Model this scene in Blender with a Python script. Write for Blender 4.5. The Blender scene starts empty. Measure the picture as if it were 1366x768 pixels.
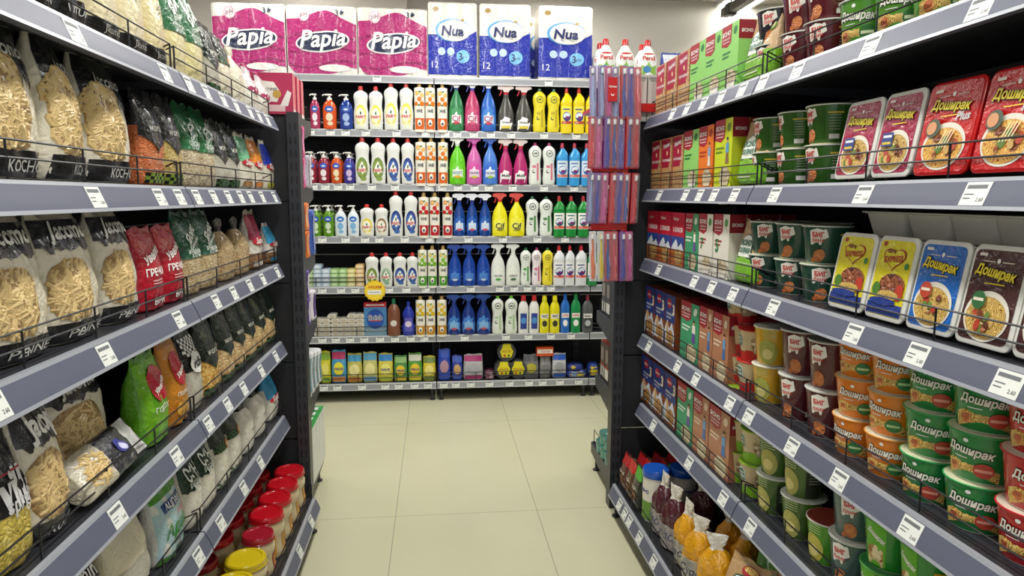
import bpy, math, random
from mathutils import Vector, Matrix
random.seed(7)
C = bpy.context.scene.collection
PI = math.pi
def R_(d): return d*PI/180
# ------------------------------------------------------------------ camera
F_, PITCH, YAW, ROLL, CH = 917.0, .1315, .1107, .0053, 1.333
fw = Vector((math.sin(YAW)*math.cos(PITCH), math.cos(YAW)*math.cos(PITCH), -math.sin(PITCH)))
rt = Vector((math.cos(YAW), -math.sin(YAW), 0)); up = rt.cross(fw)
r2 = rt*math.cos(ROLL)+up*math.sin(ROLL); u2 = up*math.cos(ROLL)-rt*math.sin(ROLL)
CAMP = Vector((0, 0, CH))
cam = bpy.data.cameras.new('camera'); cam.sensor_width = 36; cam.lens = F_/1366*36; cam.clip_start = .02
co = bpy.data.objects.new('camera', cam); C.objects.link(co)
M4 = Matrix((r2, u2, -fw)).transposed().to_4x4(); M4.translation = CAMP
co.matrix_world = M4
bpy.context.scene.camera = co
def proj(x, y, z):
    v = Vector((x, y, z))-CAMP; d = v.dot(fw)
    return 683+F_*v.dot(r2)/d, 384-F_*v.dot(u2)/d
def Yp(px, X, z):                       # how far along a side shelf (plane x = X) something stands
    lo, hi, s = .45, 4.4, (1 if X > 0 else -1)
    for _ in range(40):
        m = (lo+hi)/2
        if (proj(X, m, z)[0]-px)*s > 0: lo = m
        else: hi = m
    return m
def Xp(px, Y, z):                       # where across the back rack (plane y = Y)
    lo, hi = -3., 3.
    for _ in range(40):
        m = (lo+hi)/2
        if proj(m, Y, z)[0] < px: lo = m
        else: hi = m
    return m
# ------------------------------------------------------------------ world, lights, exposure
sc = bpy.context.scene
vs = sc.view_settings; vs.view_transform = 'Standard'; vs.look = 'None'; vs.gamma = 1; vs.use_curve_mapping = False
vs.exposure = 0.0
w = bpy.data.worlds.new('world'); sc.world = w; w.use_nodes = True
w.node_tree.nodes['Background'].inputs[0].default_value = (.93, .96, 1, 1)
w.node_tree.nodes['Background'].inputs[1].default_value = .8
LAMPS = [(.13, .2, 26), (.13, 1.75, 20), (.13, 3.35, 24), (-1.75, .9, 14), (-1.75, 3.4, 14), (2.1, .9, 14), (2.1, 3.4, 14), (.13, -1.6, 22), (2.43, 5.1, 7), (-.9, 4.6, 6), (.9, 4.75, 6)]  # the final pair is added only to brighten the back wall
for x, y, e in LAMPS:
    l = bpy.data.lights.new('ceiling_light', 'AREA'); l.shape = 'RECTANGLE'; l.size = .22; l.size_y = 1.15; l.energy = e
    l.color = (1, .985, .93)
    o = bpy.data.objects.new('ceiling_light', l); C.objects.link(o); o.location = (x, y, 2.86)
# ------------------------------------------------------------------ materials
def lin(c):
    if isinstance(c, str):
        c = tuple(int(c[i:i+2], 16)/255 for i in (0, 2, 4))
    return tuple(v/12.92 if v <= .04045 else ((v+.055)/1.055)**2.4 for v in c)+(1,)
_m = {}
def mat(c, rough=.45, metal=0, bump=0, bs=60, coat=0, alpha=1, trans=0, spec=.5):
    k = (c, rough, metal, bump, bs, coat, alpha, trans, spec)
    if k in _m: return _m[k]
    m = bpy.data.materials.new('paint_'+c); m.use_nodes = True; nt = m.node_tree; b = nt.nodes['Principled BSDF']
    b.inputs['Base Color'].default_value = lin(c); b.inputs['Roughness'].default_value = rough
    b.inputs['Metallic'].default_value = metal; b.inputs['Coat Weight'].default_value = coat
    b.inputs['Specular IOR Level'].default_value = spec
    b.inputs['Alpha'].default_value = alpha; b.inputs['Transmission Weight'].default_value = trans
    if bump:
        t = nt.nodes.new('ShaderNodeTexCoord'); n = nt.nodes.new('ShaderNodeTexNoise'); bp = nt.nodes.new('ShaderNodeBump')
        n.inputs['Scale'].default_value = bs; n.inputs['Detail'].default_value = 3; n.inputs['Distortion'].default_value = 1.2
        bp.inputs['Strength'].default_value = bump; bp.inputs['Distance'].default_value = .01
        nt.links.new(t.outputs['Object'], n.inputs['Vector']); nt.links.new(n.outputs['Fac'], bp.inputs['Height'])
        nt.links.new(bp.outputs['Normal'], b.inputs['Normal'])
    _m[k] = m; return m
def film(c, bump=.55, rough=.25, bs=45): return mat(c, rough, 0, bump, bs, .25)
def gloss(c): return mat(c, .22, 0, 0, 60, .2)
def paper(c): return mat(c, .55)
def grain(c1, c2, scale, c3=None, stretch=(1, 1, 1), rough=.4, bump=1.0):
    scale = scale*1.6
    k = ('g', c1, c2, c3, scale, stretch)
    if k in _m: return _m[k]
    m = bpy.data.materials.new('grain_'+c1); m.use_nodes = True; nt = m.node_tree; N = nt.nodes; b = N['Principled BSDF']
    t = N.new('ShaderNodeTexCoord'); mp = N.new('ShaderNodeMapping'); v = N.new('ShaderNodeTexVoronoi'); r = N.new('ShaderNodeValToRGB')
    v2 = N.new('ShaderNodeTexVoronoi'); v2.feature = 'DISTANCE_TO_EDGE'; bp = N.new('ShaderNodeBump'); ns = N.new('ShaderNodeTexNoise')
    mp.inputs['Scale'].default_value = stretch
    ad = N.new('ShaderNodeMixRGB'); ad.inputs[0].default_value = .012; ns.inputs['Scale'].default_value = scale*.4
    sp = N.new('ShaderNodeSeparateColor')
    nt.links.new(t.outputs['Object'], mp.inputs['Vector']); nt.links.new(mp.outputs[0], ns.inputs['Vector'])
    nt.links.new(mp.outputs[0], ad.inputs[1]); nt.links.new(ns.outputs['Color'], ad.inputs[2])
    for q in (v, v2):
        q.inputs['Scale'].default_value = scale; nt.links.new(ad.outputs[0], q.inputs['Vector'])
    nt.links.new(v.outputs['Color'], sp.inputs[0]); nt.links.new(sp.outputs[0], r.inputs[0])
    r.color_ramp.elements[0].color = lin(c1); r.color_ramp.elements[1].color = lin(c2)
    if c3:
        e = r.color_ramp.elements.new(.5); e.color = lin(c3)
    nt.links.new(r.outputs[0], b.inputs['Base Color']); b.inputs['Roughness'].default_value = rough; b.inputs['Coat Weight'].default_value = .2
    bp.inputs['Strength'].default_value = bump; bp.inputs['Distance'].default_value = .006
    nt.links.new(v2.outputs['Distance'], bp.inputs['Height']); nt.links.new(bp.outputs[0], b.inputs['Normal'])
    _m[k] = m; return m
def strands(c1, c2, c3, scale=70):       # noodles
    k = ('s', c1, c2, c3, scale)
    if k in _m: return _m[k]
    m = bpy.data.materials.new('noodles_'+c1); m.use_nodes = True; nt = m.node_tree; N = nt.nodes; b = N['Principled BSDF']
    t = N.new('ShaderNodeTexCoord'); wv = N.new('ShaderNodeTexWave'); r = N.new('ShaderNodeValToRGB')
    wv.inputs['Scale'].default_value = scale; wv.inputs['Distortion'].default_value = 18; wv.inputs['Detail'].default_value = 1; wv.inputs['Detail Scale'].default_value = 1.2
    r.color_ramp.elements[0].color = lin(c1); r.color_ramp.elements[1].color = lin(c3); e = r.color_ramp.elements.new(.4); e.color = lin(c2)
    nt.links.new(t.outputs['Object'], wv.inputs['Vector']); nt.links.new(wv.outputs['Fac'], r.inputs[0]); nt.links.new(r.outputs[0], b.inputs['Base Color'])
    b.inputs['Roughness'].default_value = .4
    _m[k] = m; return m
def glow(c, s):
    m = bpy.data.materials.new('lamp_glow'); m.use_nodes = True; nt = m.node_tree; nt.nodes.remove(nt.nodes['Principled BSDF'])
    e = nt.nodes.new('ShaderNodeEmission'); e.inputs[0].default_value = lin(c); e.inputs[1].default_value = s
    nt.links.new(e.outputs[0], nt.nodes['Material Output'].inputs[0]); return m
def clear(c='f4f6f8', a=.25): return mat(c, .08, 0, .2, 80, .3, a)
BLACK = mat('141518', .45); PANEL = mat('1b1c21', .6); METAL = mat('35373e', .4, .2); WIRE = mat('17171b', .35, .4)
WHITE = mat('f1f1ee', .4); WFILM = film('efece2'); RAIL = mat('5f6376', .45, 0, 0, 60, 0, 1, 0, .3); EDGE = mat('a4a8b2', .35, .1)
# ------------------------------------------------------------------ mesh builder
_txt = {}
def text_geo(s, bold=0.0, shear=0.0):
    k = (s, bold, shear)
    if k in _txt: return _txt[k]
    cu = bpy.data.curves.new('lettering', 'FONT'); cu.body = s; cu.resolution_u = 2; cu.offset = bold; cu.shear = shear; cu.align_x = 'CENTER'
    o = bpy.data.objects.new('lettering', cu); C.objects.link(o)
    dg = bpy.context.evaluated_depsgraph_get(); me = o.evaluated_get(dg).to_mesh()
    vs_ = [(v.co.x, v.co.y) for v in me.vertices]; fs = [tuple(p.vertices) for p in me.polygons]
    o.evaluated_get(dg).to_mesh_clear(); bpy.data.objects.remove(o); bpy.data.curves.remove(cu)
    if not vs_: vs_ = [(0, 0), (1, 0), (0, 1)]; fs = []
    x0 = min(v[0] for v in vs_); x1 = max(v[0] for v in vs_); y0 = min(v[1] for v in vs_); y1 = max(v[1] for v in vs_)
    vs_ = [((x-(x0+x1)/2)/(x1-x0), (y-(y0+y1)/2)/(x1-x0)) for x, y in vs_]
    _txt[k] = (vs_, fs, (y1-y0)/(x1-x0)); return _txt[k]
def flat(y=0):
    return lambda x, z, e=0: (x, y-e, z)
def flat_x(xx):                          # right-hand side face of a box (u runs backwards)
    return lambda u, z, e=0: (xx+e, u, z)
def flat_z(zz):
    return lambda u, v, e=0: (u, v, zz+e)
class MB:
    def __init__(s): s.v = []; s.f = []; s.mi = []; s.ms = []
    def m(s, mt):
        if mt not in s.ms: s.ms.append(mt)
        return s.ms.index(mt)
    def face(s, idx, mt): s.f.append(tuple(idx)); s.mi.append(s.m(mt))
    def box(s, x0, x1, y0, y1, z0, z1, mt, top=None, side=None):
        n = len(s.v)
        s.v += [(x0, y0, z0), (x1, y0, z0), (x1, y1, z0), (x0, y1, z0), (x0, y0, z1), (x1, y0, z1), (x1, y1, z1), (x0, y1, z1)]
        for q, t in (((0, 3, 2, 1), 0), ((4, 5, 6, 7), 1), ((0, 1, 5, 4), 0), ((1, 2, 6, 5), 2), ((2, 3, 7, 6), 0), ((3, 0, 4, 7), 2)):
            s.face([n+i for i in q], (top or mt) if t == 1 else (side or mt) if t == 2 else mt)
    def bbox(s, x0, x1, y0, y1, z0, z1, mt, r=.003):      # box with softened edges
        prof = [(z0, -r), (z0+r, 0), (z1-r, 0), (z1, -r)]
        cx, cy, hx, hy = (x0+x1)/2, (y0+y1)/2, (x1-x0)/2, (y1-y0)/2
        rings = []
        for z, d in prof:
            a, b = hx+d, hy+d; n = len(s.v)
            for sx, sy in ((-1, -1), (1, -1), (1, 1), (-1, 1)):
                for (p, q) in (((a, b-r), (a-r, b)) if sx*sy > 0 else ((a-r, b), (a, b-r))):
                    s.v.append((cx+sx*p, cy+sy*q, z))
            rings.append(list(range(n, n+8)))
        s.bridge(rings, [mt]*3, mt)
    def bridge(s, rings, mts, cap=None):
        k = len(rings[0])
        for i in range(len(rings)-1):
            for j in range(k):
                mt = mts[i] if not callable(mts) else mts(i, j, k)
                s.face((rings[i][j], rings[i][(j+1) % k], rings[i+1][(j+1) % k], rings[i+1][j]), mt)
        if cap:
            s.face(list(reversed(rings[0])), cap if not isinstance(cap, tuple) else cap[0]); s.face(rings[-1], cap if not isinstance(cap, tuple) else cap[1])
    def loft(s, prof, mts, n=2, segs=20, cap=None, noise=None):      # prof (z, hw, hd[, cx, cy]); mts: material, list or function
        rings = []
        for p in prof:
            z, a, b = p[:3]; cx = p[3] if len(p) > 3 else 0; cy = p[4] if len(p) > 4 else 0
            st = len(s.v)
            for j in range(segs):
                t = 2*PI*j/segs-PI/2; c_, s_ = math.cos(t), math.sin(t)
                x = cx+a*math.copysign(abs(c_)**(2/n), c_); y = cy+b*math.copysign(abs(s_)**(2/n), s_)
                if noise: x, y, zz = noise(x, y, z, b)
                else: zz = z
                s.v.append((x, y, zz))
            rings.append(list(range(st, st+segs)))
        if not callable(mts) and not isinstance(mts, list): mts = [mts]*(len(prof)-1)
        first = mts(0, 0, segs) if callable(mts) else mts[0]; last = mts(len(prof)-2, 0, segs) if callable(mts) else mts[-1]
        s.bridge(rings, mts, cap or (first, last))
    def tube(s, pts, r, mt, k=6, closed=False, rs=None):
        pts = [Vector(p) for p in pts]; rings = []; prev = None
        for i, p in enumerate(pts):
            a = pts[max(i-1, 0)]; b = pts[min(i+1, len(pts)-1)]; d = (b-a).normalized()
            ref = Vector((0, 0, 1)) if abs(d.z) < .9 else Vector((1, 0, 0))
            if prev is not None and (prev-d*prev.dot(d)).length > .1: e1 = (prev-d*prev.dot(d)).normalized()
            else: e1 = d.cross(ref).normalized()
            prev = e1; e2 = d.cross(e1); st = len(s.v); rr = rs[i] if rs else r
            for j in range(k):
                t = 2*PI*j/k; s.v.append(tuple(p+e1*rr*math.cos(t)+e2*rr*math.sin(t)))
            rings.append(list(range(st, st+k)))
        s.bridge(rings, [mt]*(len(rings)-1), mt)
    def prism(s, pts, lo, hi, mt, axis='y', mts=None):           # 2-D outline pulled along an axis
        n = len(pts); st = len(s.v)
        for t in (lo, hi):
            for a, b in pts: s.v.append((a, t, b) if axis == 'y' else (t, a, b) if axis == 'x' else (a, b, t))
        for i in range(n):
            j = (i+1) % n; s.face((st+i, st+j, st+n+j, st+n+i), mts[i] if mts else mt)
        s.face([st+i for i in range(n)][::-1], mt); s.face([st+n+i for i in range(n)], mt)
    def blob(s, pts, mt, mp, e=.0006, rings=3):
        rings = max(rings, min(12, int((max(p[0] for p in pts)-min(p[0] for p in pts))/.02)))
        cx = sum(p[0] for p in pts)/len(pts); cz = sum(p[1] for p in pts)/len(pts); n = len(pts); R = []
        for k in range(rings):
            t = 1-k/rings; st = len(s.v)
            for p in pts: s.v.append(mp(cx+(p[0]-cx)*t, cz+(p[1]-cz)*t, e))
            R.append(st)
        c0 = len(s.v); s.v.append(mp(cx, cz, e))
        for k in range(rings-1):
            for i in range(n):
                j = (i+1) % n; s.face((R[k]+i, R[k]+j, R[k+1]+j, R[k+1]+i), mt)
        for i in range(n): s.face((R[-1]+i, R[-1]+(i+1) % n, c0), mt)
    def disc(s, cx, cz, rx, rz, mt, mp, e=.0006, n=20, rot=0):
        s.blob([(cx+rx*math.cos(2*PI*i/n)*math.cos(rot)-rz*math.sin(2*PI*i/n)*math.sin(rot), cz+rx*math.cos(2*PI*i/n)*math.sin(rot)+rz*math.sin(2*PI*i/n)*math.cos(rot)) for i in range(n)], mt, mp, e)
    def rect(s, x0, x1, z0, z1, mt, mp, e=.0006, nx=1, nz=1):
        st = len(s.v)
        for j in range(nz+1):
            for i in range(nx+1): s.v.append(mp(x0+(x1-x0)*i/nx, z0+(z1-z0)*j/nz, e))
        for j in range(nz):
            for i in range(nx):
                a = st+j*(nx+1)+i; s.face((a, a+1, a+nx+2, a+nx+1), mt)
    def text(s, t, cx, cz, w, mt, mp, e=.0012, h=None, bold=0, shear=0, rot=0):
        vs_, fs, asp = text_geo(t, bold, shear); st = len(s.v); kz = (h/asp/w) if h and asp else 1
        c_, s_ = math.cos(rot), math.sin(rot)
        for a, b in vs_:
            a *= w; b *= w*kz; s.v.append(mp(cx+a*c_-b*s_, cz+a*s_+b*c_, e))
        for f in fs: s.face([st+i for i in f], mt)
    def obj(s, name, parent=None, smooth=True):
        me = bpy.data.meshes.new(name); me.from_pydata(s.v, [], s.f)
        for x in s.ms: me.materials.append(x)
        me.polygons.foreach_set('material_index', s.mi)
        if smooth:
            me.polygons.foreach_set('use_smooth', [True]*len(s.f)); me.set_sharp_from_angle(angle=.62)
        me.update(); o = bpy.data.objects.new(name, me); C.objects.link(o)
        if parent: o.parent = parent
        return o
def empty(name, loc=(0, 0, 0), rz=0):
    o = bpy.data.objects.new(name, None); C.objects.link(o); o.location = loc; o.rotation_euler = (0, 0, rz); o.empty_display_size = .05; return o
def tag(o, label, cat, group=None):
    o['label'] = label; o['category'] = cat
    if group: o['group'] = group
    return o
def structure(o): o['kind'] = 'structure'; return o
KIDS = {}
def kids(o):
    return KIDS.get(o.name) or KIDS.setdefault(o.name, [c for c in C.objects if c.parent == o])
def copy_tree(o, parent=None):
    c = o.copy(); C.objects.link(c)
    if parent: c.parent = parent
    for k in kids(o): copy_tree(k, c)
    return c
PROTO = {}; USED = {}; LABELS = {}
NUM = ['', 'one', 'two', 'three', 'four', 'five', 'six', 'seven', 'eight', 'nine', 'ten', 'eleven', 'twelve']
ORD = ['', 'first', 'second', 'third', 'fourth', 'fifth', 'sixth', 'seventh', 'eighth', 'ninth', 'tenth']
def order(i, n, lo='leftmost', hi='rightmost', frm='left'):
    if n == 2: return ('left' if i == 0 else 'right')+' of two' if lo == 'leftmost' else (lo if i == 0 else hi)+' of two'
    if i == 0: return f'{lo} of {NUM[n]}'
    if i == n-1: return f'{hi} of {NUM[n]}'
    if n == 3: return 'middle of three'
    return f'{ORD[i+1]} from {frm} of {NUM[n]}'
def inst(key, build, loc, rz, label, cat, group=None, scale=None, tilt=0, roll=0):
    if key not in PROTO: PROTO[key] = r = build()
    else: r = copy_tree(PROTO[key])
    r.location = loc; r.rotation_euler = (tilt, roll, rz)
    if scale: r.scale = scale
    else: r.scale = (1, 1, 1)
    if len(label.split()) > 16: print('LONG', label)
    if label in LABELS: print('DUP', label)
    LABELS[label] = 1
    if 'group' in r: del r['group']
    return tag(r, label, cat, group)
class Body:                                # profile body: prof of (z, half width, half depth[, cx])
    def __init__(s, prof, n=2.2): s.p = [tuple(q)+((0,) if len(q) < 4 else ()) for q in prof]; s.n = n
    def at(s, z):
        p = s.p
        if z <= p[0][0]: return p[0][1:]
        for a, b in zip(p, p[1:]):
            if z <= b[0]:
                t = (z-a[0])/max(b[0]-a[0], 1e-6); return tuple(a[i]+(b[i]-a[i])*t for i in (1, 2, 3))
        return p[-1][1:]
    def front(s, x, z, e=0):
        w_, d_, cx = s.at(z); q = min(abs((x-cx)/w_), .985)
        return (x, -d_*(1-q**s.n)**(1/s.n)-e, z)
def smooth_prof(pts, sub=4):               # Catmull-Rom through (z, ...) points
    out = []
    for i in range(len(pts)-1):
        p0 = pts[max(i-1, 0)]; p1 = pts[i]; p2 = pts[i+1]; p3 = pts[min(i+2, len(pts)-1)]
        for k in range(sub):
            t = k/sub
            out.append(tuple(.5*((2*b)+(-a+c)*t+(2*a-5*b+4*c-d)*t*t+(-a+3*b-3*c+d)*t**3) for a, b, c, d in zip(p0, p1, p2, p3)))
    out.append(tuple(pts[-1])); return out
# ------------------------------------------------------------------ the room
def tile_material():
    m = bpy.data.materials.new('floor_tiles'); m.use_nodes = True; nt = m.node_tree; N = nt.nodes; L = nt.links; b = N['Principled BSDF']
    t = N.new('ShaderNodeTexCoord'); sp = N.new('ShaderNodeSeparateXYZ'); L.new(t.outputs['Object'], sp.inputs[0])
    def line(out, off, step, wd):
        a = N.new('ShaderNodeMath'); a.operation = 'SUBTRACT'; L.new(out, a.inputs[0]); a.inputs[1].default_value = off-step*50
        f = N.new('ShaderNodeMath'); f.operation = 'PINGPONG'; L.new(a.outputs[0], f.inputs[0]); f.inputs[1].default_value = step/2
        c = N.new('ShaderNodeMath'); c.operation = 'LESS_THAN'; L.new(f.outputs[0], c.inputs[0]); c.inputs[1].default_value = wd; return c
    lx = line(sp.outputs[0], -.1787, .6, .0014); ly = line(sp.outputs[1], 2.775, 1.2, .0012)
    mx = N.new('ShaderNodeMath'); mx.operation = 'MAXIMUM'; L.new(lx.outputs[0], mx.inputs[0]); L.new(ly.outputs[0], mx.inputs[1])
    n = N.new('ShaderNodeTexNoise'); n.inputs['Scale'].default_value = 2.2; n.inputs['Detail'].default_value = 4; L.new(t.outputs['Object'], n.inputs['Vector'])
    r = N.new('ShaderNodeValToRGB'); r.color_ramp.elements[0].color = lin('c2bfa0'); r.color_ramp.elements[1].color = lin('d0ceb0'); L.new(n.outputs['Fac'], r.inputs[0])
    mix = N.new('ShaderNodeMixRGB'); L.new(mx.outputs[0], mix.inputs[0]); L.new(r.outputs[0], mix.inputs[1]); mix.inputs[2].default_value = lin('8a8770')
    L.new(mix.outputs[0], b.inputs['Base Color']); b.inputs['Roughness'].default_value = .32; b.inputs['Specular IOR Level'].default_value = .4
    return m
g = MB(); g.box(-5, 6, -3, 6.2, -.06, 0, tile_material()); structure(g.obj('floor', None, False))
wallm = mat('d9d4ca', .8, 0, .15, 30); ceilm = mat('c2bcb2', .85)
g = MB(); g.box(-5, 6, 5.6, 5.75, 0, 3.0, wallm); structure(g.obj('wall_back', None, False))
g = MB(); g.box(-3.2, -.2, 5.46, 5.6, 0, 2.9, wallm); structure(g.obj('wall_pier', None, False))
g = MB(); g.box(-5.1, -5, -3, 5.6, 0, 3.0, wallm); structure(g.obj('wall_left', None, False))
g = MB(); g.box(6, 6.1, -3, 5.6, 0, 3.0, wallm); structure(g.obj('wall_right', None, False))
g = MB(); g.box(-5, 6, -3, 5.75, 2.9, 3.0, ceilm); structure(g.obj('ceiling', None, False))
GL = glow('fffdf4', 9)
lampspots = [(l[0], l[1]) for l in LAMPS]
for i, (x, y) in enumerate(lampspots):
    if i not in (2, 4, 6, 8, 9, 10): continue
    t = empty('ceiling_lamp', (x, y, 2.9))
    g = MB(); g.bbox(-.16, .16, -.62, .62, -.03, 0, WHITE); g.obj('housing', t)
    g = MB(); g.box(-.13, .13, -.59, .59, -.034, -.0305, GL); g.obj('diffuser', t)
    tag(t, ['flat white ceiling lamp above the middle aisle', 'flat white ceiling lamp above the left racks', 'flat white ceiling lamp above the right racks', 'lit ceiling lamp panel near the wall behind the right rack', 'added lamp brightening the wall above the left end of the back rack', 'added lamp brightening the wall above the right end of the back rack'][(2, 4, 6, 8, 9, 10).index(i)], 'lamp', 'ceiling lamps')
t = empty('cable_rail', (2.27, 5.0, 2.9))
g = MB(); g.box(-.03, .03, -1.6, .42, -.16, -.1, mat('6d6761', .5)); g.box(-.015, .015, -1.6, .42, -.1, -.085, mat('4b4744', .5)); g.obj('rail', t)
g = MB(); g.tube([(0, .3, -.1), (0, .3, 0)], .006, METAL); g.obj('hanger', t)
g = MB(); g.bbox(-.035, .035, .26, .34, -.175, -.085, mat('3d3a38', .5)); g.obj('clamp', t)
tag(t, 'grey metal rail hung under the ceiling beside the lit lamp', 'ceiling rail')

# ------------------------------------------------------------------ shelving
tag_bars = mat('6f7478', .6); tagp = mat('e9ece8', .5)
def price_tag(parent, x, y, z, lean, w_=.05, h_=.036):
    g = MB(); hw = w_/2
    mp = lambda a, b, e=0: (a, y-.0012-e+lean*(b), z+b)
    g.rect(-hw+x, hw+x, -h_/2, h_/2, tagp, mp, 0); g.rect(-hw+x, hw+x, -h_/2, h_/2, tagp, mp, -.0008)
    g.rect(x-hw+.004, x+hw-.006, h_*.22, h_*.38, tag_bars, mp, .0004)
    g.rect(x-hw+.004, x-.002, -h_*.05, h_*.0, tag_bars, mp, .0004); g.rect(x-hw+.004, x-.006, -h_*.22, -h_*.17, tag_bars, mp, .0004)
    g.text('2.60', x+hw*.55, -h_*.25, .014, BLACK, mp, .0004)
    return g.obj('price_tag', parent, False)
def upright(parent, x, y, h, both=True):
    g = MB(); wd, dp = .045, .06
    g.box(x-wd/2, x+wd/2, y, y+dp, 0, h, METAL)
    n = int(h/.05)
    for i in range(n):
        for sx in (-.0095, .0095):
            g.box(x+sx-.0035, x+sx+.0035, y-.0012, y+.002, .03+i*.05, .058+i*.05, BLACK)
    return g.obj('upright', parent, False)
RAILG = mat('999ca1', .35, .1, 0, 60, 0); EDGEG = mat('c2c4c6', .35)
def shelf_rail(parent, x0, x1, yf, z, h_, lean):
    RAIL, EDGE = (RAILG, EDGEG) if lean < .2 else (globals()['RAIL'], globals()['EDGE'])
    # cross-section in (y, z): leaning face with bright flanges above and below
    o = h_*lean
    g = MB(); pts = [(yf, z), (yf+.002, z+.006), (yf+o*.45, z+h_*.5), (yf+o-.002, z+h_-.006), (yf+o, z+h_), (yf+o+.009, z+h_), (yf+o+.009, z+.004), (yf+.009, z)]
    g.prism(pts, x0, x1, RAIL, 'x', [EDGE, RAIL, RAIL, EDGE, EDGE, RAIL, RAIL, RAIL])
    return g.obj('price_rail', parent)
def wire_guard(parent, x0, x1, yf, z, h_=.058, step=.24, r=.0019):
    g = MB()
    for hz in (h_, h_*.55): g.tube([(x0, yf, z+hz), (x1, yf, z+hz)], r, WIRE, 5)
    n = max(2, int(round((x1-x0)/step)))
    for i in range(n+1):
        x = x0+(x1-x0)*i/n; g.tube([(x, yf, z+.001), (x, yf, z+h_)], r*(1.3 if i in (0, n) else 1), WIRE, 5)
    for x in (x0, x1):
        g.tube([(x, yf, z+h_), (x, yf+.05, z+h_*.6)], r, WIRE, 5)
    return g.obj('wire_guard', parent)
LIPS = {}
def rack(label, loc, rz, length, levels, depth, tags, lean=.3, ups=(0, 1), back_h=1.9, guard=True, lip=.045, base_out=.107, up_h=None, feet=True, toplow=False, name='shelving_bay'):
    # local frame: shoppers stand at -y; levels from the top down are the lip's lower edge; the last is the base
    t = empty(name, loc, rz)
    for i in ups: upright(t, i*length+(.0 if i else .0), depth-.03, up_h or back_h)
    g = MB(); hz = .03
    while hz < back_h-.05:
        g.box(.024, length-.024, depth-.02, depth-.006, hz+.004, min(hz+.3, back_h)-.002, PANEL); hz += .3
    g.obj('back_panel', t, False)
    for k, z in enumerate(levels):
        base = k == len(levels)-1; yf = -base_out if base else 0
        g = MB(); top = z+lip
        g.box(.004, length-.004, yf+lip*lean+.0095, depth-.032, top-.03, top, METAL if not base else METAL)
        if base: g.box(.004, length-.004, yf+.05, yf+.07, .02, top-.03, BLACK) if False else None
        for x in (.006, length-.01):
            g.prism([(yf+.04, top-.03), (depth-.035, top-.03), (depth-.035, top-.06), (yf+.04, top-.04)], x, x+.004, METAL, 'x')
        s_ = g.obj('shelf', t, False)
        shelf_rail(s_, .003, length-.003, yf, z, lip, lean)
        if guard and not (toplow and k == 0): wire_guard(s_, .012, length-.012, yf+lip*lean+.012, top, r=.0019 if lean > .2 else .0025)
        for x in tags.get(k, []):
            price_tag(s_, x, yf+lip*lean*.5, z+lip*.5, lean)
    if feet:
        for x in (.03, length-.03):
            for y in (.03-base_out, depth-.02):
                g = MB(); g.loft([(0, .018, .018), (.006, .018, .018), (.01, .007, .007), (.055, .007, .007), (.056, .014, .014), (.085, .014, .014)], METAL, segs=10)
                f_ = g.obj('levelling_foot', t); f_.location = (x, y, 0)
    return tag(t, label, 'shelving', 'shelving racks')
RB = [1.600, 1.317, 1.040, .727, .433, .083]; LB = [1.573, 1.304, 1.026, .724, .427, .083]; LIPH = .05
RZ = [z+LIPH for z in RB]; LZ = [z+LIPH for z in LB]
XR, XL = .822, -.577
rt_px = [[893, 912, 934, 957, 985, 1012, 1058, 1155, 1300], [876, 910, 929, 948, 975, 1028, 1145, 1293], [875, 922, 945, 973, 1026, 1132, 1216, 1335],
         [862, 900, 924, 969, 994, 1051, 1113, 1207], [868, 915, 960, 996, 1075], [823, 830, 836, 849, 868]]
lt_px = [[108, 227, 258, 281, 303, 320, 338, 350, 361], [136, 220, 246, 269, 291, 310, 326, 339, 354, 370], [5, 150, 245, 294, 317, 338, 355, 374],
         [165, 242, 284, 309, 330, 353, 372], [271, 300, 330, 352], [419, 404, 385]]
YE, YJ, YN = 2.715, 1.765, .62
for (y1, y0, lab) in ((YE, YJ, 'far bay of the right rack, holding cereal cartons and noodle bags'), (YJ, YN, 'near bay of the right rack, full of noodle cups and trays')):
    tg = {}
    for k, l in enumerate(rt_px):
        X = XR-(.107 if k == 5 else 0)
        ys = [Yp(p, X, RB[k]+.02) for p in l]; tg[k] = [y1-y for y in ys if y0+.03 < y < y1-.03]
    rack(lab, (XR, y1, 0), -PI/2, y1-y0, RB, .43, tg, .42, (0, 1) if y1 == YE else (1,), 1.66, True, LIPH)
YE2, YJ2 = 2.70, 1.745
for (y1, y0, lab) in ((YE2, YJ2, 'far bay of the left rack, stacked with bagged pulses and flour'), (YJ2, YN, 'near bay of the left rack, full of large pasta bags')):
    tg = {}
    for k, l in enumerate(lt_px):
        X = XL+(.107 if k == 5 else 0)
        ys = [Yp(p, X, LB[k]+.02) for p in l]; tg[k] = [y-y0 for y in ys if y0+.03 < y < y1-.03]
    rack(lab, (XL, y0, 0), PI/2, y1-y0, LB, .43, tg, .42, (0, 1) if y1 == YE2 else (0,), 1.66, True, LIPH)
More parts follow.
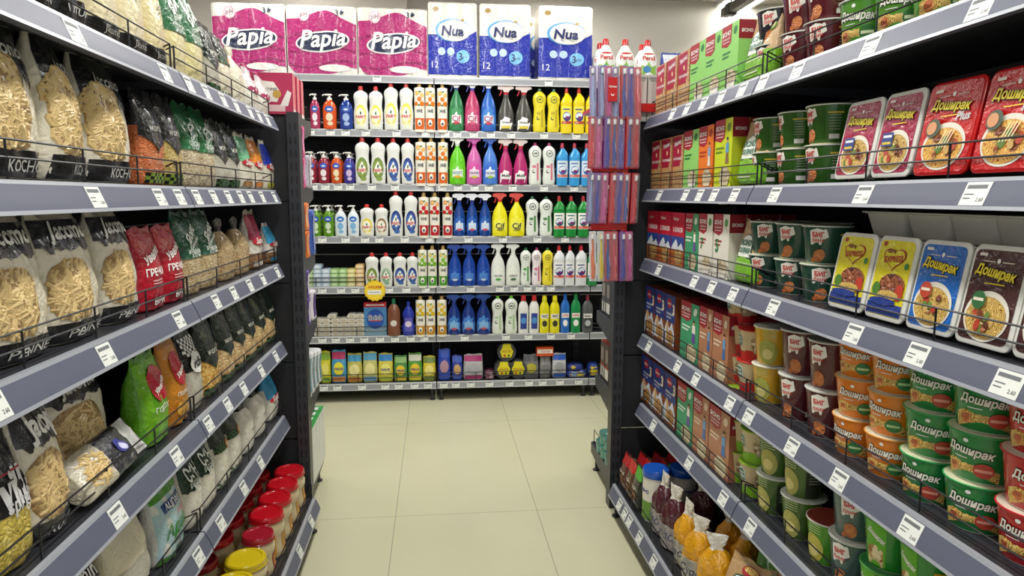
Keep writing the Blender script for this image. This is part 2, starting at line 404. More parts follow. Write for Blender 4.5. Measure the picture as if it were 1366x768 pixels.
# back rack: four bays side by side
BB = [2.026, 1.699, 1.367, 1.038, .716, .395, .081]; BZ = [z+.045 for z in BB]; YB = 4.423
bt_px = [[503, 732], [414, 441, 461, 488, 529, 568, 594, 610, 632, 655, 682, 726, 769], [418, 434, 451, 467, 496, 527, 572, 590, 611, 633, 652, 684, 726, 766],
         [430, 461, 487, 506, 540, 573, 625, 671, 717, 754], [430, 455, 474, 519, 542, 568, 628, 667, 686, 704, 720, 735], [430, 448, 467, 486, 507, 527, 548, 566, 620, 675, 705, 735, 762],
         [432, 450, 483, 514, 532, 553, 571, 592, 608, 628, 653, 680, 706, 724, 747, 772]]
bays = [(-2.036, 'leftmost bay of the back rack, mostly hidden behind the left rack'), (-1.0193, 'back rack bay holding dish soap bottles and wrapped soap bars'), (-.0025, 'back rack bay holding spray cleaners and bleach bottles'), (1.0143, 'back rack bay behind the toothbrush display')]
for i, (x0, lab) in enumerate(bays):
    tg = {}
    for k, l in enumerate(bt_px):
        xs = [Xp(p, YB, BB[k]+.02) for p in l]; tg[k] = [x-x0 for x in xs if x0+.025 < x < x0+1.0168-.025]
    rack(lab, (x0, YB, 0), 0, 1.0168, BB, .47, tg, .1, (0, 1) if i == 3 else (0,), 2.07, True, .045, 0, toplow=True)
# end racks standing across the ends of the side racks, facing the back rack
for side, x0, x1, lab in (('L', -1.46, -.54, 'end rack behind the left rack, holding paper pads and diapers'), ('R', .757, 1.68, 'end rack behind the right rack, holding cartons under toothbrushes')):
    t = empty('end_rack', (x0 if side == 'R' else x0, 2.76, 0)); L_ = x1-x0
    for x in (0, L_): upright(t, x, 0, 1.65)
    g = MB(); hz = .03
    while hz < 1.6:
        g.box(.024, L_-.024, .02, .034, hz+.004, min(hz+.32, 1.645)-.002, PANEL); hz += .32
    g.obj('back_panel', t, False)
    for k, z in enumerate([1.62, 1.34, 1.05, .77, .46, .1]):
        base = k == 5; dp = .46 if base else .40
        g = MB(); g.box(.004, L_-.004, .062, dp, z, z+.024, METAL)
        for x in (.0, L_-.006):
            g.prism([(.062, z+.03), (dp, z+.03), (dp, z-.02), (.062, z-(.09 if not base else .06))], x, x+.006, METAL, 'x')
        s_ = g.obj('shelf', t, False)
        g = MB(); g.box(.004, L_-.004, dp+.0005, dp+.01, z-.02, z+.03, RAIL); g.obj('price_rail', s_, False)
        g = MB(); e_ = L_-.01 if side == 'L' else .01
        g.tube([(e_, dp-.03, z+.032), (e_, dp-.03, z+.09), (e_, dp-.09, z+.09), (e_, dp-.09, z+.032)] if not base else [(e_, .08, z+.032), (e_, .08, z+.1), (e_, dp-.02, z+.1), (e_, dp-.02, z+.032)], .002, WIRE, 5)
        g.obj('wire_guard', s_)
    for x in (.02, L_-.02):
        for y in (.03, .42):
            g = MB(); g.loft([(0, .018, .018), (.006, .018, .018), (.01, .007, .007), (.045, .007, .007)], METAL, segs=10); f_ = g.obj('levelling_foot', t); f_.location = (x, y, 0)
    tag(t, lab, 'shelving', 'end racks')
# ------------------------------------------------------------------ product builders (front toward -y, base at z = 0)
def mk_bottle(name, prof, col, n=2.2, label=None, cap=None, lcol=None, segs=20, top=None):
    def f():
        t = empty(name); P = smooth_prof(prof) if len(prof) > 3 else prof; B = Body(P, n); g = MB()
        g.loft(P, col, n, segs); g.obj('body', t)
        if label:
            g = MB(); label(g, B.front, B); g.obj('label', t)
        z, w_ = P[-1][0], P[-1][1]; cx = P[-1][3] if len(P[-1]) > 3 else 0
        kind, cc = cap[0], cap[1]
        if kind == 'cap':
            r_, h_ = cap[2], cap[3]; tp = cap[4] if len(cap) > 4 else .8; g = MB()
            g.loft([(z, r_, r_, cx), (z+h_*.75, r_*(.5+tp/2), r_*(.5+tp/2), cx), (z+h_*.93, r_*tp, r_*tp, cx), (z+h_, r_*tp*.6, r_*tp*.6, cx)], cc, segs=14); g.obj('cap', t)
        elif kind == 'pump':
            g = MB(); g.loft([(z, .014, .014), (z+.012, .014, .014), (z+.014, .006, .006), (z+.026, .006, .006)], cc, segs=12)
            g.bbox(-.026, .014, -.012, .012, z+.026, z+.036, cc); g.tube([(-.022, 0, z+.032), (-.034, 0, z+.03), (-.037, 0, z+.024)], .004, cc); g.obj('pump_head', t)
        elif kind == 'spray':
            hc = cap[2]; g = MB(); g.loft([(z-.002, .0145, .0145), (z+.016, .0145, .0145), (z+.018, .010, .010)], cc, segs=12)
            pts = [(-.048, z+.05), (-.048, z+.033), (-.018, z+.028), (-.014, z+.015), (.014, z+.015), (.02, z+.028), (.043, z+.038), (.042, z+.047), (.02, z+.056), (-.03, z+.056)]
            g.prism(pts, -.014, .014, hc); h_ = g.obj('spray_head', t)
            g = MB(); g.prism([(-.022, z+.028), (-.030, z+.03), (-.033, z+.012), (-.041, z-.006), (-.036, z-.008), (-.027, z+.008)], -.006, .006, cap[3] if len(cap) > 3 else cc); g.obj('trigger', h_)
        return t
    return f
# dish soap
def dish(h, w_, cap, ring, inner, tear='c8302c'):
    a = w_/2; d = a*.62; body = gloss('e4e6e2')
    prof = [(0, a*.86, d*.86), (.01, a*.95, d*.95), (.09*h/.25, a, d), (h*.44, a*.93, d*.95), (h*.56, a*.86, d*.9), (h*.66, a*.9, d*.9), (h*.76, a*.98, d*.9), (h*.84, a*.8, d*.75), (h*.885, a*.38, d*.5), (h*.9, a*.3, d*.45)]
    def lab(g, F, B):
        cz = h*.33; g.disc(0, cz, a*.74, h*.235, mat(ring, .3), F); g.disc(-a*.06, cz-h*.01, a*.62, h*.175, mat(inner, .35), F, .0012)
        g.blob([(-a*.6, cz-h*.09), (0, cz-h*.13), (a*.6, cz-h*.09), (a*.4, cz+h*.03), (0, cz+h*.15), (-a*.4, cz+h*.03)], mat('f6f6ee', .35), F, .0018)
        g.blob([(-a*.14, cz+.03*h), (0, cz), (a*.14, cz+.03*h), (0, cz+.1*h)], mat('2f6b3a', .4), F, .0024)
        g.text('FAIRY', 0, cz-h*.045, a*1.25, mat(tear, .4), F, .003, bold=.03, h=h*.07)
        g.disc(a*.15, h*.1, a*.42, h*.045, mat(inner if inner != 'f2f2ea' else ring, .4), F)
    return mk_bottle('dish_soap_bottle', prof, body, 2.3, lab, ('cap', gloss(cap), a*.36, h*.1, .75))
def fruit(main, fr, leaf, base, h=.235, w_=.069):
    a = w_/2; body = mat('efece0', .35)
    prof = [(0, a*.97, a*.97), (.004, a, a), (h*.82, a, a), (h*.86, a*.9, a*.9), (h*.9, a*.5, a*.5)]
    def lab(g, F, B):
        pass
        for cx, cz, r, c in ((-.42, .77, .4, fr), (.5, .73, .36, fr), (0, .645, .42, main), (-.62, .55, .36, main), (.5, .55, .44, main), (.1, .8, .26, leaf), (-.1, .52, .28, leaf)):
            g.disc(cx*a, cz*h, r*a, r*a*(1 if c != leaf else .6), mat(c, .4), F, .0008, rot=cx)
            if c != leaf: g.disc(cx*a, cz*h, r*a*.72, r*a*.72, mat('f3c97a' if c == fr else c, .4), F, .0013)
        g.text('ЖЫЕ', 0, .40*h, a*1.15, mat('26303a', .4), F, .0012, bold=.05, h=h*.075)
        g.rect(-a*.97, a*.97, .004, h*.25, mat(base, .35), F, .0008, 10, 1)
        g.disc(0, h*.15, a*.42, h*.07, mat('f4efe2', .4), F, .0014); g.disc(0, h*.13, a*.25, h*.03, mat('4a5a68', .4), F, .0019)
    return mk_bottle('fruit_soap_bottle', prof, body, 2, lab, ('cap', mat('b99a5c', .35, .3), a*.42, h*.1, .8))
def spray(col, lcol, txt, neck, head, trig, h=.285, w_=.095, blobc='f2f4f4', tc='20304a', lh=.3, sub=None, clear_=False):
    a = w_/2; hb = h-.052
    body = gloss(col)
    prof = [(0, a*.9, a*.5), (.008, a, a*.56), (hb*.4, a, a*.56), (hb*.6, a*.93, a*.52), (hb*.76, a*.74, a*.42), (hb*.9, a*.42, a*.34), (hb*.96, .015, .015), (hb, .0145, .0145)]
    def lab(g, F, B):
        g.blob([(-a*.84, hb*.08), (a*.84, hb*.08), (a*.88, hb*.38), (a*.62, hb*.53), (0, hb*.62), (-a*.62, hb*.53), (-a*.88, hb*.38)], mat(lcol, .35), F, .0008)
        g.blob([(-a*.66, hb*.17), (a*.66, hb*.17), (a*.6, hb*.38), (0, hb*.47), (-a*.6, hb*.38)], mat(blobc, .35), F, .0013)
        if txt: g.text(txt, 0, hb*.3, a*1.15, mat(tc, .4), F, .002, bold=.02)
        if sub: g.disc(0, hb*.19, a*.4, hb*.035, mat(sub, .4), F, .0018)
    return mk_bottle('spray_bottle', prof, body, 2.4, lab, ('spray', mat(neck, .35), mat(head, .35), mat(trig, .35)))
def swirl(col, glossc, txt, neck='b3202c', head='d8c9c6'):
    a = .046; hb = .228
    def lab(g, F, B):
        g.blob([(-a*.8, hb*.03), (a*.5, hb*.05), (a*.78, hb*.22), (a*.4, hb*.36), (-a*.2, hb*.4), (-a*.75, hb*.3)], mat('f0eeee', .35), F, .0008)
        g.text(txt, 0, hb*.25, a*1.1, mat('2a2d35', .4), F, .0015, bold=.02)
        g.rect(-a*.6, a*.5, hb*.08, hb*.15, mat(glossc, .4), F, .0015, 4, 1)
    prof = [(0, a*.85, a*.5), (.008, a*.95, a*.55), (hb*.3, a, a*.58), (hb*.5, a*.95, a*.52), (hb*.75, a*.62, a*.4), (hb*.9, a*.36, a*.3), (hb*.96, .015, .015), (hb, .0145, .0145)]
    return mk_bottle('spray_bottle', prof, gloss(col), 2.2, lab, ('spray', mat(neck, .35), mat(head, .35), mat(neck, .35)))
def cream(body, cap, accent, h=.24, w_=.088, txt='Cif'):
    a = w_/2; hb = h*.93; d = .024
    prof = [(0, a*.82, d), (.008, a*.9, d*1.05), (hb*.16, a*.96, d*1.1), (hb*.4, a*.86, d), (hb*.58, a*.8, d*.95), (hb*.74, a*.96, d), (hb*.88, a*.94, d*.95), (hb*.96, a*.6, d*.7), (hb, a*.3, d*.5)]
    def lab(g, F, B):
        g.disc(0, hb*.8, a*.5, a*.5, mat('26322c', .4), F); g.disc(0, hb*.8, a*.4, a*.4, mat(body, .4), F, .0011)
        g.text(txt, 0, hb*.8, a*.56, mat('26322c', .4), F, .0016, bold=.05, shear=.3)
        g.rect(a*.2, a*.5, hb*.12, hb*.55, mat(accent, .4), F, .0009, 2, 4); g.rect(-a*.45, a*.1, hb*.43, hb*.5, mat(accent, .4), F, .0009, 2, 1)
        g.disc(-a*.25, hb*.34, a*.22, hb*.05, mat('3a3f3c', .4), F); g.disc(-a*.2, hb*.35, a*.15, hb*.03, mat(body, .4), F, .0011)
    return mk_bottle('cream_cleaner_bottle', prof, gloss(body), 2.6, lab, ('cap', gloss(cap), a*.3, h*.07, .8))
def bleach(body, cap, band, txt='WC', h=.26, w_=.078, swoosh='2a3f8f', lab_='f2f2f0'):
    a = w_/2; hb = h*.86; d = .03
    prof = [(0, a*.92, d*.95, 0), (.006, a*.97, d, 0), (hb*.7, a*.97, d, 0), (hb*.76, a*.97, d*.97, 0), (hb*.86, a*.82, d*.8, a*.12), (hb*.95, a*.45, d*.55, a*.12), (hb, a*.3, d*.4, 0)]
    def lab(g, F, B):
        g.rect(-a*.9, a*.9, hb*.2, hb*.66, mat(lab_, .4), F, .0008, 10, 2); g.disc(0, hb*.4, a*.68, hb*.12, mat(swoosh, .35), F, .0013, rot=.3); g.disc(-a*.05, hb*.43, a*.6, hb*.065, mat('dfe8f2', .35), F, .0019, rot=.3)
        g.disc(a*.1, hb*.37, a*.4, hb*.04, mat('7a2a6a', .4), F, .0025)
        g.rect(-a*.86, a*.86, hb*.215, hb*.285, mat(band, .4), F, .0014, 8, 1); g.rect(-a*.7, a*.5, hb*.57, hb*.6, mat(swoosh, .4), F, .0014, 6, 1)
        g.text('24H', -a*.4, hb*.25, a*.5, WHITE, F, .002)
    return mk_bottle('bleach_bottle', prof, gloss(body), 3.6, lab, ('cap', gloss(cap), a*.34, h*.13, .75))
def pump(col, lab1, lab2, h=.17, w_=.075, opaque=False):
    a = w_/2; hb = h-.038
    prof = [(0, a*.85, a*.6), (.006, a*.95, a*.66), (hb*.5, a, a*.7), (hb*.76, a*.96, a*.66), (hb*.92, a*.66, a*.55), (hb, .013, .013)]
    def lab(g, F, B):
        g.disc(0, hb*.68, a*.62, hb*.11, mat(lab1, .3), F); g.disc(0, hb*.67, a*.34, hb*.035, mat('cfdcf2', .3), F, .0012)
        g.disc(0, hb*.4, a*.5, hb*.14, mat(lab2, .3), F); g.disc(a*.1, hb*.18, a*.4, hb*.07, mat(lab2, .3), F)
    body = mat(col, .12, 0, 0, 60, .4)
    return mk_bottle('pump_soap_bottle', prof, body, 2.4, lab, ('pump', WHITE))
def persil():
    h, a = .27, .062; prof = [(0, a*.92, .04), (.01, a, .045), (h*.45, a, .045), (h*.62, a*.86, .042), (h*.76, a*.55, .034), (h*.84, .02, .02), (h*.86, .018, .018)]
    def lab(g, F, B):
        g.text('Persil', 0, h*.56, a*1.35, mat('c3201f', .4), F, .0012, bold=.03); g.blob([(-a*.8, h*.12), (a*.8, h*.12), (a*.8, h*.4), (0, h*.47), (-a*.8, h*.4)], mat('7fae3c', .4), F)
        g.disc(-a*.2, h*.3, a*.4, h*.08, mat('3c7fb8', .4), F, .0012); g.disc(0, h*.66, a*.6, h*.02, mat('c3201f', .4), F)
    return mk_bottle('laundry_gel_bottle', prof, gloss('e9ebe8'), 2.6, lab, ('cap', gloss('c01f22'), .021, .04, .85))
def plain(name, col, cap, labc, h, w_, shape='round', txt=None, tc='f2f2f2', capr=.35):
    a = w_/2; d = a*.6; hb = h*.85
    prof = [(0, a*.88, d*.9), (.006, a*.96, d), (hb*.4, a*.96, d), (hb*.76, a*.96, d), (hb*.9, a*.74, d*.75), (hb, a*.36, d*.5)] if shape == 'round' else [(0, a*.85, d*.9), (hb*.25, a, d), (hb*.5, a*.72, d*.85), (hb*.72, a*.92, d*.9), (hb*.9, a*.6, d*.7), (hb, a*.34, d*.5)]
    def lab(g, F, B):
        g.rect(-a*.6, a*.6, hb*.14, hb*.62, mat(labc, .4), F, .0008, 6, 4); g.disc(0, hb*(.3 if txt else .4), a*.5, hb*.1, mat(tc, .4), F, .0014)
        if txt: g.rect(-a*.75, a*.75, hb*.46, hb*.6, mat('f0eee6', .4), F, .0014, 6, 1); g.text(txt, 0, hb*.53, a*1.25, mat('c02a2a' if tc[0] == 'f' else '1d2430', .4), F, .0024, bold=.03)
    return mk_bottle(name, prof, gloss(col), 2.8, lab, ('cap', gloss(cap), a*capr, h*.15, .8))
# multipacks of rolls under film
def rollpack(kind):
    def f():
        papia = kind == 'papia'; w_, h, nx, nz = (.465, .44, 4, 4) if papia else (.315, .485, 3, 2)
        t = empty('toilet_roll_pack' if papia else 'paper_towel_pack'); r = w_/nx/2; dp = r*4; segs = nx*10
        def fx(x): # scalloped front where the film hugs the rolls
            u = ((x+w_/2) % (2*r))/r-1; return -dp/2+.009*(u*u)**1.5
        F = lambda x, z, e=0: (x, fx(max(-w_/2+1e-5, min(w_/2-1e-5, x)))+.02*max(0, (abs(z-h/2)-h*.46)/(h*.04))**2-e+.0016*math.sin(60*x+75*z)*math.sin(33*z), z)
        g = MB(); top = film('ece9e1', .5); st = 0
        zs = [0, .012]+[h*i/12 for i in range(1, 12)]+[h-.012, h]; rings = []
        for z in zs:
            s0 = len(g.v); ins = .0 if .01 < z < h-.01 else .012
            for i in range(segs+1):
                x = -w_/2+w_*i/segs; p = F(x*(1-ins/w_*2), z, 0); g.v.append(p)
            for i in range(7): g.v.append((w_/2-ins-.001*math.sin(i*1.7), -dp/2+.014+(dp-.028)*(i+1)/8, z))
            for i in range(segs//2+1):
                x = w_/2-w_*i/(segs//2); p = F(x*(1-ins/w_*2), z, 0); g.v.append((p[0], -p[1], z))
            for i in range(7): g.v.append((-w_/2+ins, dp/2-.014-(dp-.028)*(i+1)/8, z))
            rings.append(list(range(s0, len(g.v))))
        sidec = film('a51f63', .5) if papia else film('1d2f9c', .5)
        def mts(i, j, k):
            z = zs[i]
            if papia: return top if (z > h*.86 or z < h*.06 or j < segs) else sidec
            return top if (z > h*.55 or z < h*.07) else sidec
        g.bridge(rings, mts, top); g.obj('wrapped_rolls', t)
        g = MB()
        def strip(x0, x1, z0f, z1f, mt, e, nx_=44, nz_=8):
            st = len(g.v)
            for j in range(nz_+1):
                for i in range(nx_+1):
                    x = x0+(x1-x0)*i/nx_; a, b = z0f(x), z1f(x); g.v.append(F(x, a+(b-a)*j/nz_, e))
            for j in range(nz_):
                for i in range(nx_):
                    a = st+j*(nx_+1)+i; g.face((a, a+1, a+nx_+2, a+nx_+1), mt)
        W = w_/2
        if papia:
            strip(-W*.985, W*.985, lambda x: h*(.05+.12*math.exp(-((x/W+1)/.15)**2)+.1*math.exp(-((x/W-.85)/.4)**2)), lambda x: h*(.80+.13*math.exp(-((x/W-.1)/.5)**2)-.06*max(0, x/W)**2), film('b02070', .6), .002)
            for k_ in range(3):
                strip(-W*.95, W*.95, lambda x: h*(.18+k_*.2+.05*math.sin(x/W*3+k_)), lambda x: h*(.2+k_*.2+.05*math.sin(x/W*3+k_)+.015*abs(x/W)), film('8f1658', .6), .003, 40, 1)
            g.disc(W*.02, h*.5, W*.77, h*.145, film('f3eef0', .3), F, .005, 40, .1); g.disc(W*.02, h*.5, W*.72, h*.125, film('232c4c', .3), F, .007, 40, .1)
            g.text('Papia', W*.02, h*.51, w_*.66, mat('f5f3f3', .35), F, .012, bold=.02, shear=.28, rot=.07)
            g.disc(-W*.5, h*.86, h*.085, h*.085, mat('e7b7cf', .35), F, .004, 24); g.disc(-W*.5, h*.86, h*.07, h*.07, mat('f2e6ea', .35), F, .005, 24); g.text('pH', -W*.5, h*.86, h*.1, mat('7c2a52', .4), F, .0065)
            g.text('3', W*.44, h*.9, h*.045, mat('26304c', .4), F, .0045, bold=.02); g.disc(W*.58, h*.9, h*.035, h*.02, mat('26304c', .4), F, .0045, 10, .5); g.disc(W*.56, h*.915, h*.03, h*.014, mat('26304c', .4), F, .0045, 10, 1.2)
            g.text('32', -W*.76, h*.07, h*.05, mat('8a8680', .4), F, .0045)
            g.disc(W*.35, h*.14, W*.45, h*.05, film('ece8e2', .4), F, .004, 24)
        else:
            strip(-W*.985, W*.985, lambda x: h*.075, lambda x: h*(.545+.09*max(0, x/W)**2-.02*math.cos(x/W*2)), film('1c2fa6', .6), .002)
            g.disc(W*.02, h*.64, W*.72, h*.145, mat('5aa7e0', .35), F, .003, 32); g.disc(W*.06, h*.635, W*.67, h*.135, mat('efece4', .35), F, .006, 32)
            g.text('Nua', 0, h*.63, w_*.46, mat('202b66', .35), F, .011, bold=.03, shear=.15)
            g.disc(W*.02, h*.735, W*.16, h*.022, mat('69b3e4', .4), F, .0055, 12, -.5); g.disc(W*.34, h*.75, W*.16, h*.02, mat('b9994e', .4), F, .0055, 12, .7)
            g.text('Paper Towel', W*.1, h*.545, w_*.3, mat('202b66', .4), F, .006)
            for q in (-.45, -.08): g.disc(W*q, h*.37, W*.15, h*.05, mat('bcd6f2', .4), F, .004, 20)
            g.disc(W*.42, h*.31, W*.27, h*.085, mat('7fc1ee', .35), F, .004, 24); g.text('3', W*.32, h*.31, h*.05, mat('1c2a60', .4), F, .0055, bold=.01); g.text('ply', W*.5, h*.3, h*.06, mat('1c2a60', .4), F, .0055)
            g.text('12', -W*.72, h*.2, h*.09, mat('e9edf6', .4), F, .0045); g.disc(-W*.68, h*.9, W*.12, h*.03, mat('a98c4c', .4), F, .003, 14)
        g.obj('printed_film', t)
        return t
    return f
def soapbar(col, band):
    def f():
        t = empty('wrapped_soap_bar'); g = MB(); n = 14
        pts = [(-.026+.0, .004), (-.022, 0), (.022, 0), (.026, .004), (.028, .014), (.024, .024), (.018, .027), (-.018, .027), (-.024, .024), (-.028, .014)]
        g.prism(pts, 0, .085, film(col, .4)); F = flat(0)
        g.disc(0, .0135, .017, .008, mat(band, .4), F, .0008, 12); g.rect(-.022, .022, .002, .005, mat(band, .4), F, .0006)
        g.obj('wrapper', t); return t
    return f
# cartons
def carton(w_, h, d, face, side, art, top=None, name='cereal_carton', edge=None):
    def f():
        t = empty(name); g = MB(); g.box(-w_/2, w_/2, 0, d, 0, h, mat(face, .4), mat(top or side, .45), mat(side, .45)); g.obj('carton', t, False)
        g = MB(); art(g, flat(0), w_, h); 
        g.obj('print', t, False)
        if edge: g = MB(); edge(g, flat_x(w_/2), d, h); g.obj('side_print', t, False)
        return t
    return f
def window_strip(g, F, x0, x1, z0, z1, m): g.rect(x0, x1, z0, z1, m, F, .0012)
CER = grain('b8804a', 'e6c894', 130, 'cf9f66')
def art_uv(g, F, w_, h):
    R = mat('a3183a', .4); W = w_/2
    g.rect(-W*.95, W*.95, h*.42, h*.98, R, F, .0005); g.text('Увелка', -W*.1, h*.86, w_*.62, WHITE, F, .0012, bold=.02, shear=.2, rot=.12, h=h*.09)
    g.disc(W*.05, h*.7, W*.1, h*.05, mat('f0d9a8', .4), F, .0012, 10, .4); g.text('ГРЕЧНЕВЫЕ', -W*.05, h*.56, w_*.75, WHITE, F, .0012, bold=.02, h=h*.05)
    for x0, x1, zt in ((-.9, -.3, .3), (-.2, .35, .4), (.45, .92, .5)): g.rect(W*x0, W*x1, h*.02, h*zt, CER, F, .001)
    g.rect(W*.62, W*.95, h*.02, h*.98, grain('b8804a', 'e6c894', 130, 'cf9f66'), F, .0011)
def art_yasno(main, accent, person, big=None, bowl='e3d3ae', labcol='a51f2c'):
    def art(g, F, w_, h):
        W = w_/2; g.blob([(-W, h*.7), (-W*.3, h*.66), (W*.15, h*.72), (W*.18, h), (-W, h)], mat(labcol, .4), F, .0005, 2)
        g.text('ЯСНО', -W*.42, h*.87, w_*.5, WHITE, F, .0012, bold=.03, h=h*.07); g.text('солнышко', -W*.42, h*.79, w_*.48, WHITE, F, .0012, h=h*.03); g.rect(-W*.85, -W*.02, h*.735, h*.745, WHITE, F, .0011)
        g.disc(W*.6, h*.87, W*.22, h*.06, mat(accent, .4), F, .0006, 12, .6)
        for q in (0, 1): g.rect(-W*.85, W*(.1-.2*q), h*(.56-.06*q), h*(.59-.06*q), mat(accent if not big else 'a03038', .4), F, .0006)
        if person:
            hair, shirt, skirt = person
            g.disc(W*.5, h*.68, W*.11, h*.035, mat('d9a57c', .4), F, .001, 12); g.disc(W*.5, h*.705, W*.12, h*.025, mat(hair, .4), F, .0014, 12)
            g.blob([(W*.32, h*.5), (W*.68, h*.5), (W*.66, h*.64), (W*.34, h*.64)], mat(shirt, .4), F, .001, 1); g.blob([(W*.3, h*.34), (W*.72, h*.34), (W*.62, h*.5), (W*.38, h*.5)], mat(skirt, .4), F, .001, 1)
        if big: g.text(big, -W*.5, h*.5, W*.42, mat('2f7d46', .4), F, .0012, bold=.03)
        g.disc(W*.3, h*.16, W*.6, h*.14, grain('cdb27c', 'f0e3c0', 110, bowl), F, .0014, 24); g.blob([(-W*.3, h*.12), (W*.9, h*.12), (W*.7, h*.02), (-W*.1, h*.02)], mat('f2ede0' if not person else bowl, .4), F, .002, 1)
    return art
def art_blue(g, F, w_, h):
    W = w_/2; g.rect(-W, W, h*.48, h, mat('24387e', .4), F, .0005); g.disc(-W*.1, h*.84, W*.42, h*.09, mat('b01d33', .4), F, .001); g.text('Увелка', -W*.1, h*.84, W*.7, WHITE, F, .0016, shear=.2, bold=.01)
    g.text('3', W*.72, h*.74, W*.4, mat('e7d9b8', .4), F, .001, bold=.04); g.text('ЗЛАКОВЫЕ', -W*.1, h*.64, W*1.2, WHITE, F, .001, bold=.01, h=h*.04); g.text('ХЛОПЬЯ', -W*.2, h*.57, W*.9, WHITE, F, .001, bold=.01, h=h*.035)
    g.blob([(-W, h*.02), (W, h*.02), (W, h*.3), (W*.5, h*.5), (0, h*.36), (-W*.4, h*.52), (-W, h*.3)], mat('cfd8e8', .4), F, .0011, 2)
    g.disc(W*.3, h*.2, W*.55, h*.15, grain('a9703a', 'dcb070', 100, 'c48d50'), F, .0016, 20); g.rect(-W*.5, -W*.2, h*.1, h*.48, mat('d9a75c', .4), F, .002); g.rect(-W*.9, W*.95, h*.01, h*.07, mat('7a4320', .4), F, .0018)
def art_five(g, F, w_, h):
    W = w_/2; g.rect(-W, W, h*.55, h, mat('c01c34', .4), F, .0005); g.text('Увелка', -W*.3, h*.88, W*.8, WHITE, F, .001, shear=.2); g.text('5 ЗЛАКОВ', 0, h*.68, W*1.5, WHITE, F, .001, bold=.03, h=h*.09)
    g.rect(-W, W, h*.28, h*.55, mat('2b4a96', .4), F, .0006); g.blob([(-W, h*.3), (W, h*.3), (W*.6, h*.44), (W*.2, h*.36), (-W*.2, h*.5), (-W*.7, h*.4)], mat('dfe6ee', .4), F, .001, 2)
    g.rect(-W, W, 0, h*.28, mat('b4682c', .4), F, .0006); g.disc(W*.2, h*.17, W*.6, h*.15, grain('b07a3c', 'e8c98a', 100, 'd0a05c'), F, .0012, 20)
# pasta geometry lying inside clear windows of the bags
def pasta_pieces(g, kind, n, w_, z0, z1, F, mt, seed=1):
    rnd = random.Random(seed)
    for _ in range(n):
        x = rnd.uniform(-w_, w_); z = rnd.uniform(z0, z1)
        if (abs(x/w_)**3+abs((z-(z0+z1)/2)/((z1-z0)/2))**3) > .72: continue
        a = rnd.uniform(0, PI); L = rnd.uniform(.019, .027) if kind != 'shell' else .019
        dx, dz = math.cos(a)*L*.5, math.sin(a)*L*.5; e = rnd.uniform(-.003, .0004); pts = []
        for k in (-1, -.4, .3, 1):
            cv = .009*(1-k*k) if kind in ('shell', 'elbow') else .0008; p = Vector(F(x+dx*k-math.sin(a)*cv*1.6, z+dz*k+math.cos(a)*cv*1.6, e)); pts.append(p)
        if kind == 'fusilli':
            g.tube(pts, .003, mt, 5, rs=[.0026, .0044, .003, .004])
        else: g.tube(pts, .0034, mt, 6, rs=[.0042, .0038, .0038, .0042])
def bagbody(w_, h, d, n=2.6, gather=False, lay=0, tall_seal=True, amp=.004, seed=0):
    sd = seed*1.7
    if gather: pr = [(0, .8, .7), (.03, .95, .9), (.2, 1, 1), (.45, 1, 1), (.62, .9, .85), (.74, .62, .5), (.80, .4, .3), (.84, .34, .24), (.9, .5, .2), (1, .62, .12)]
    else: pr = [(0, .86, .74), (.03, .95, .88), (.15, 1, 1), (.4, 1, 1), (.6, .98, .84), (.75, .95, .58), (.86, .93, .3), (.94, .92, .1), (1, .92, .035)]
    P = smooth_prof([(z*h, a*w_/2, b*d/2) for z, a, b in pr], 4)
    B = Body(P, n)
    def wob(x, z, y): return amp*(math.sin(x*70/ (w_/.2)+z*22+sd)*math.sin(z*48+sd*2)+.5*math.sin(x*130+z*90+sd))
    def noise(x, y, z, b):
        q = wob(x, z, y)*min(1, b/(d*.2)+.25); sgn = -1 if y < 0 else 1
        return x+.25*q, y+sgn*q*.7, z+(.004*math.sin(x*90+sd) if z > .9*h else 0)
    def F(x, z, e=0):
        p = B.front(x, z, 0); b = B.at(z)[1]; q = wob(x, z, 0)*min(1, b/(d*.2)+.25)
        return (x, p[1]-q*.7-e-.0012, z)
    return P, B, F, noise
def bag(name, w_, h, d, bands, art=None, gather=False, n=2.6, seed=0, segs=44, pasta=None, body=None, lie=0, amp=.0028):
    # bands: list of (upto fraction, material[, torn amplitude])
    def f():
        t = empty(name); P, B, F, noise = bagbody(w_, h, d, n, gather, seed=seed, amp=amp); g = MB()
        def mts(i, j, k):
            z = (P[i][0]+P[i+1][0])/2/h
            for b in bands:
                if z <= b[0]: return b[1]
            return bands[-1][1]
        g.loft(P, mts, n, segs, noise=noise); g.obj('bag', t)
        for nm, fn in (zip(('print', 'base_print'), art) if isinstance(art, tuple) else (('print', art),)):
            if fn: g = MB(); fn(g, F, w_, h); g.obj(nm, t)
        if pasta:
            g = MB(); kind, cnt, z0, z1, xs, mt, mt2 = pasta; OUT = [(-w_*.155+xs*w_/2*math.copysign(abs(math.cos(2*PI*i/30))**.6, math.cos(2*PI*i/30))*1.04, (z0+z1)/2*h+(z1-z0)/2*h*math.copysign(abs(math.sin(2*PI*i/30))**.7, math.sin(2*PI*i/30))*1.06) for i in range(30)]; g.blob(OUT, mt2, F, .0016, 6)
            pasta_pieces(g, kind, cnt, xs*w_/2, z0*h, z1*h, lambda x, z, e: F(x-w_*.155, z, e), mt, seed+3); o = g.obj('pasta', t); o['kind'] = 'stuff'
            g = MB(); g.blob([(x, z) for x, z in OUT], mat('ece4cc', .15, 0, .12, 14, .3, .07), F, .0048, 8); g.obj('clear_window', t)
        return t
    return f
PAS = mat('d9bd82', .45, 0, 0, 60, .1); PASB = grain('8f6c3c', 'bfa068', 60, 'a8844c'); PASY = mat('dcc070', .45)
CRM = film('e3dcc8'); CRM2 = film('ddd4ba', .4)
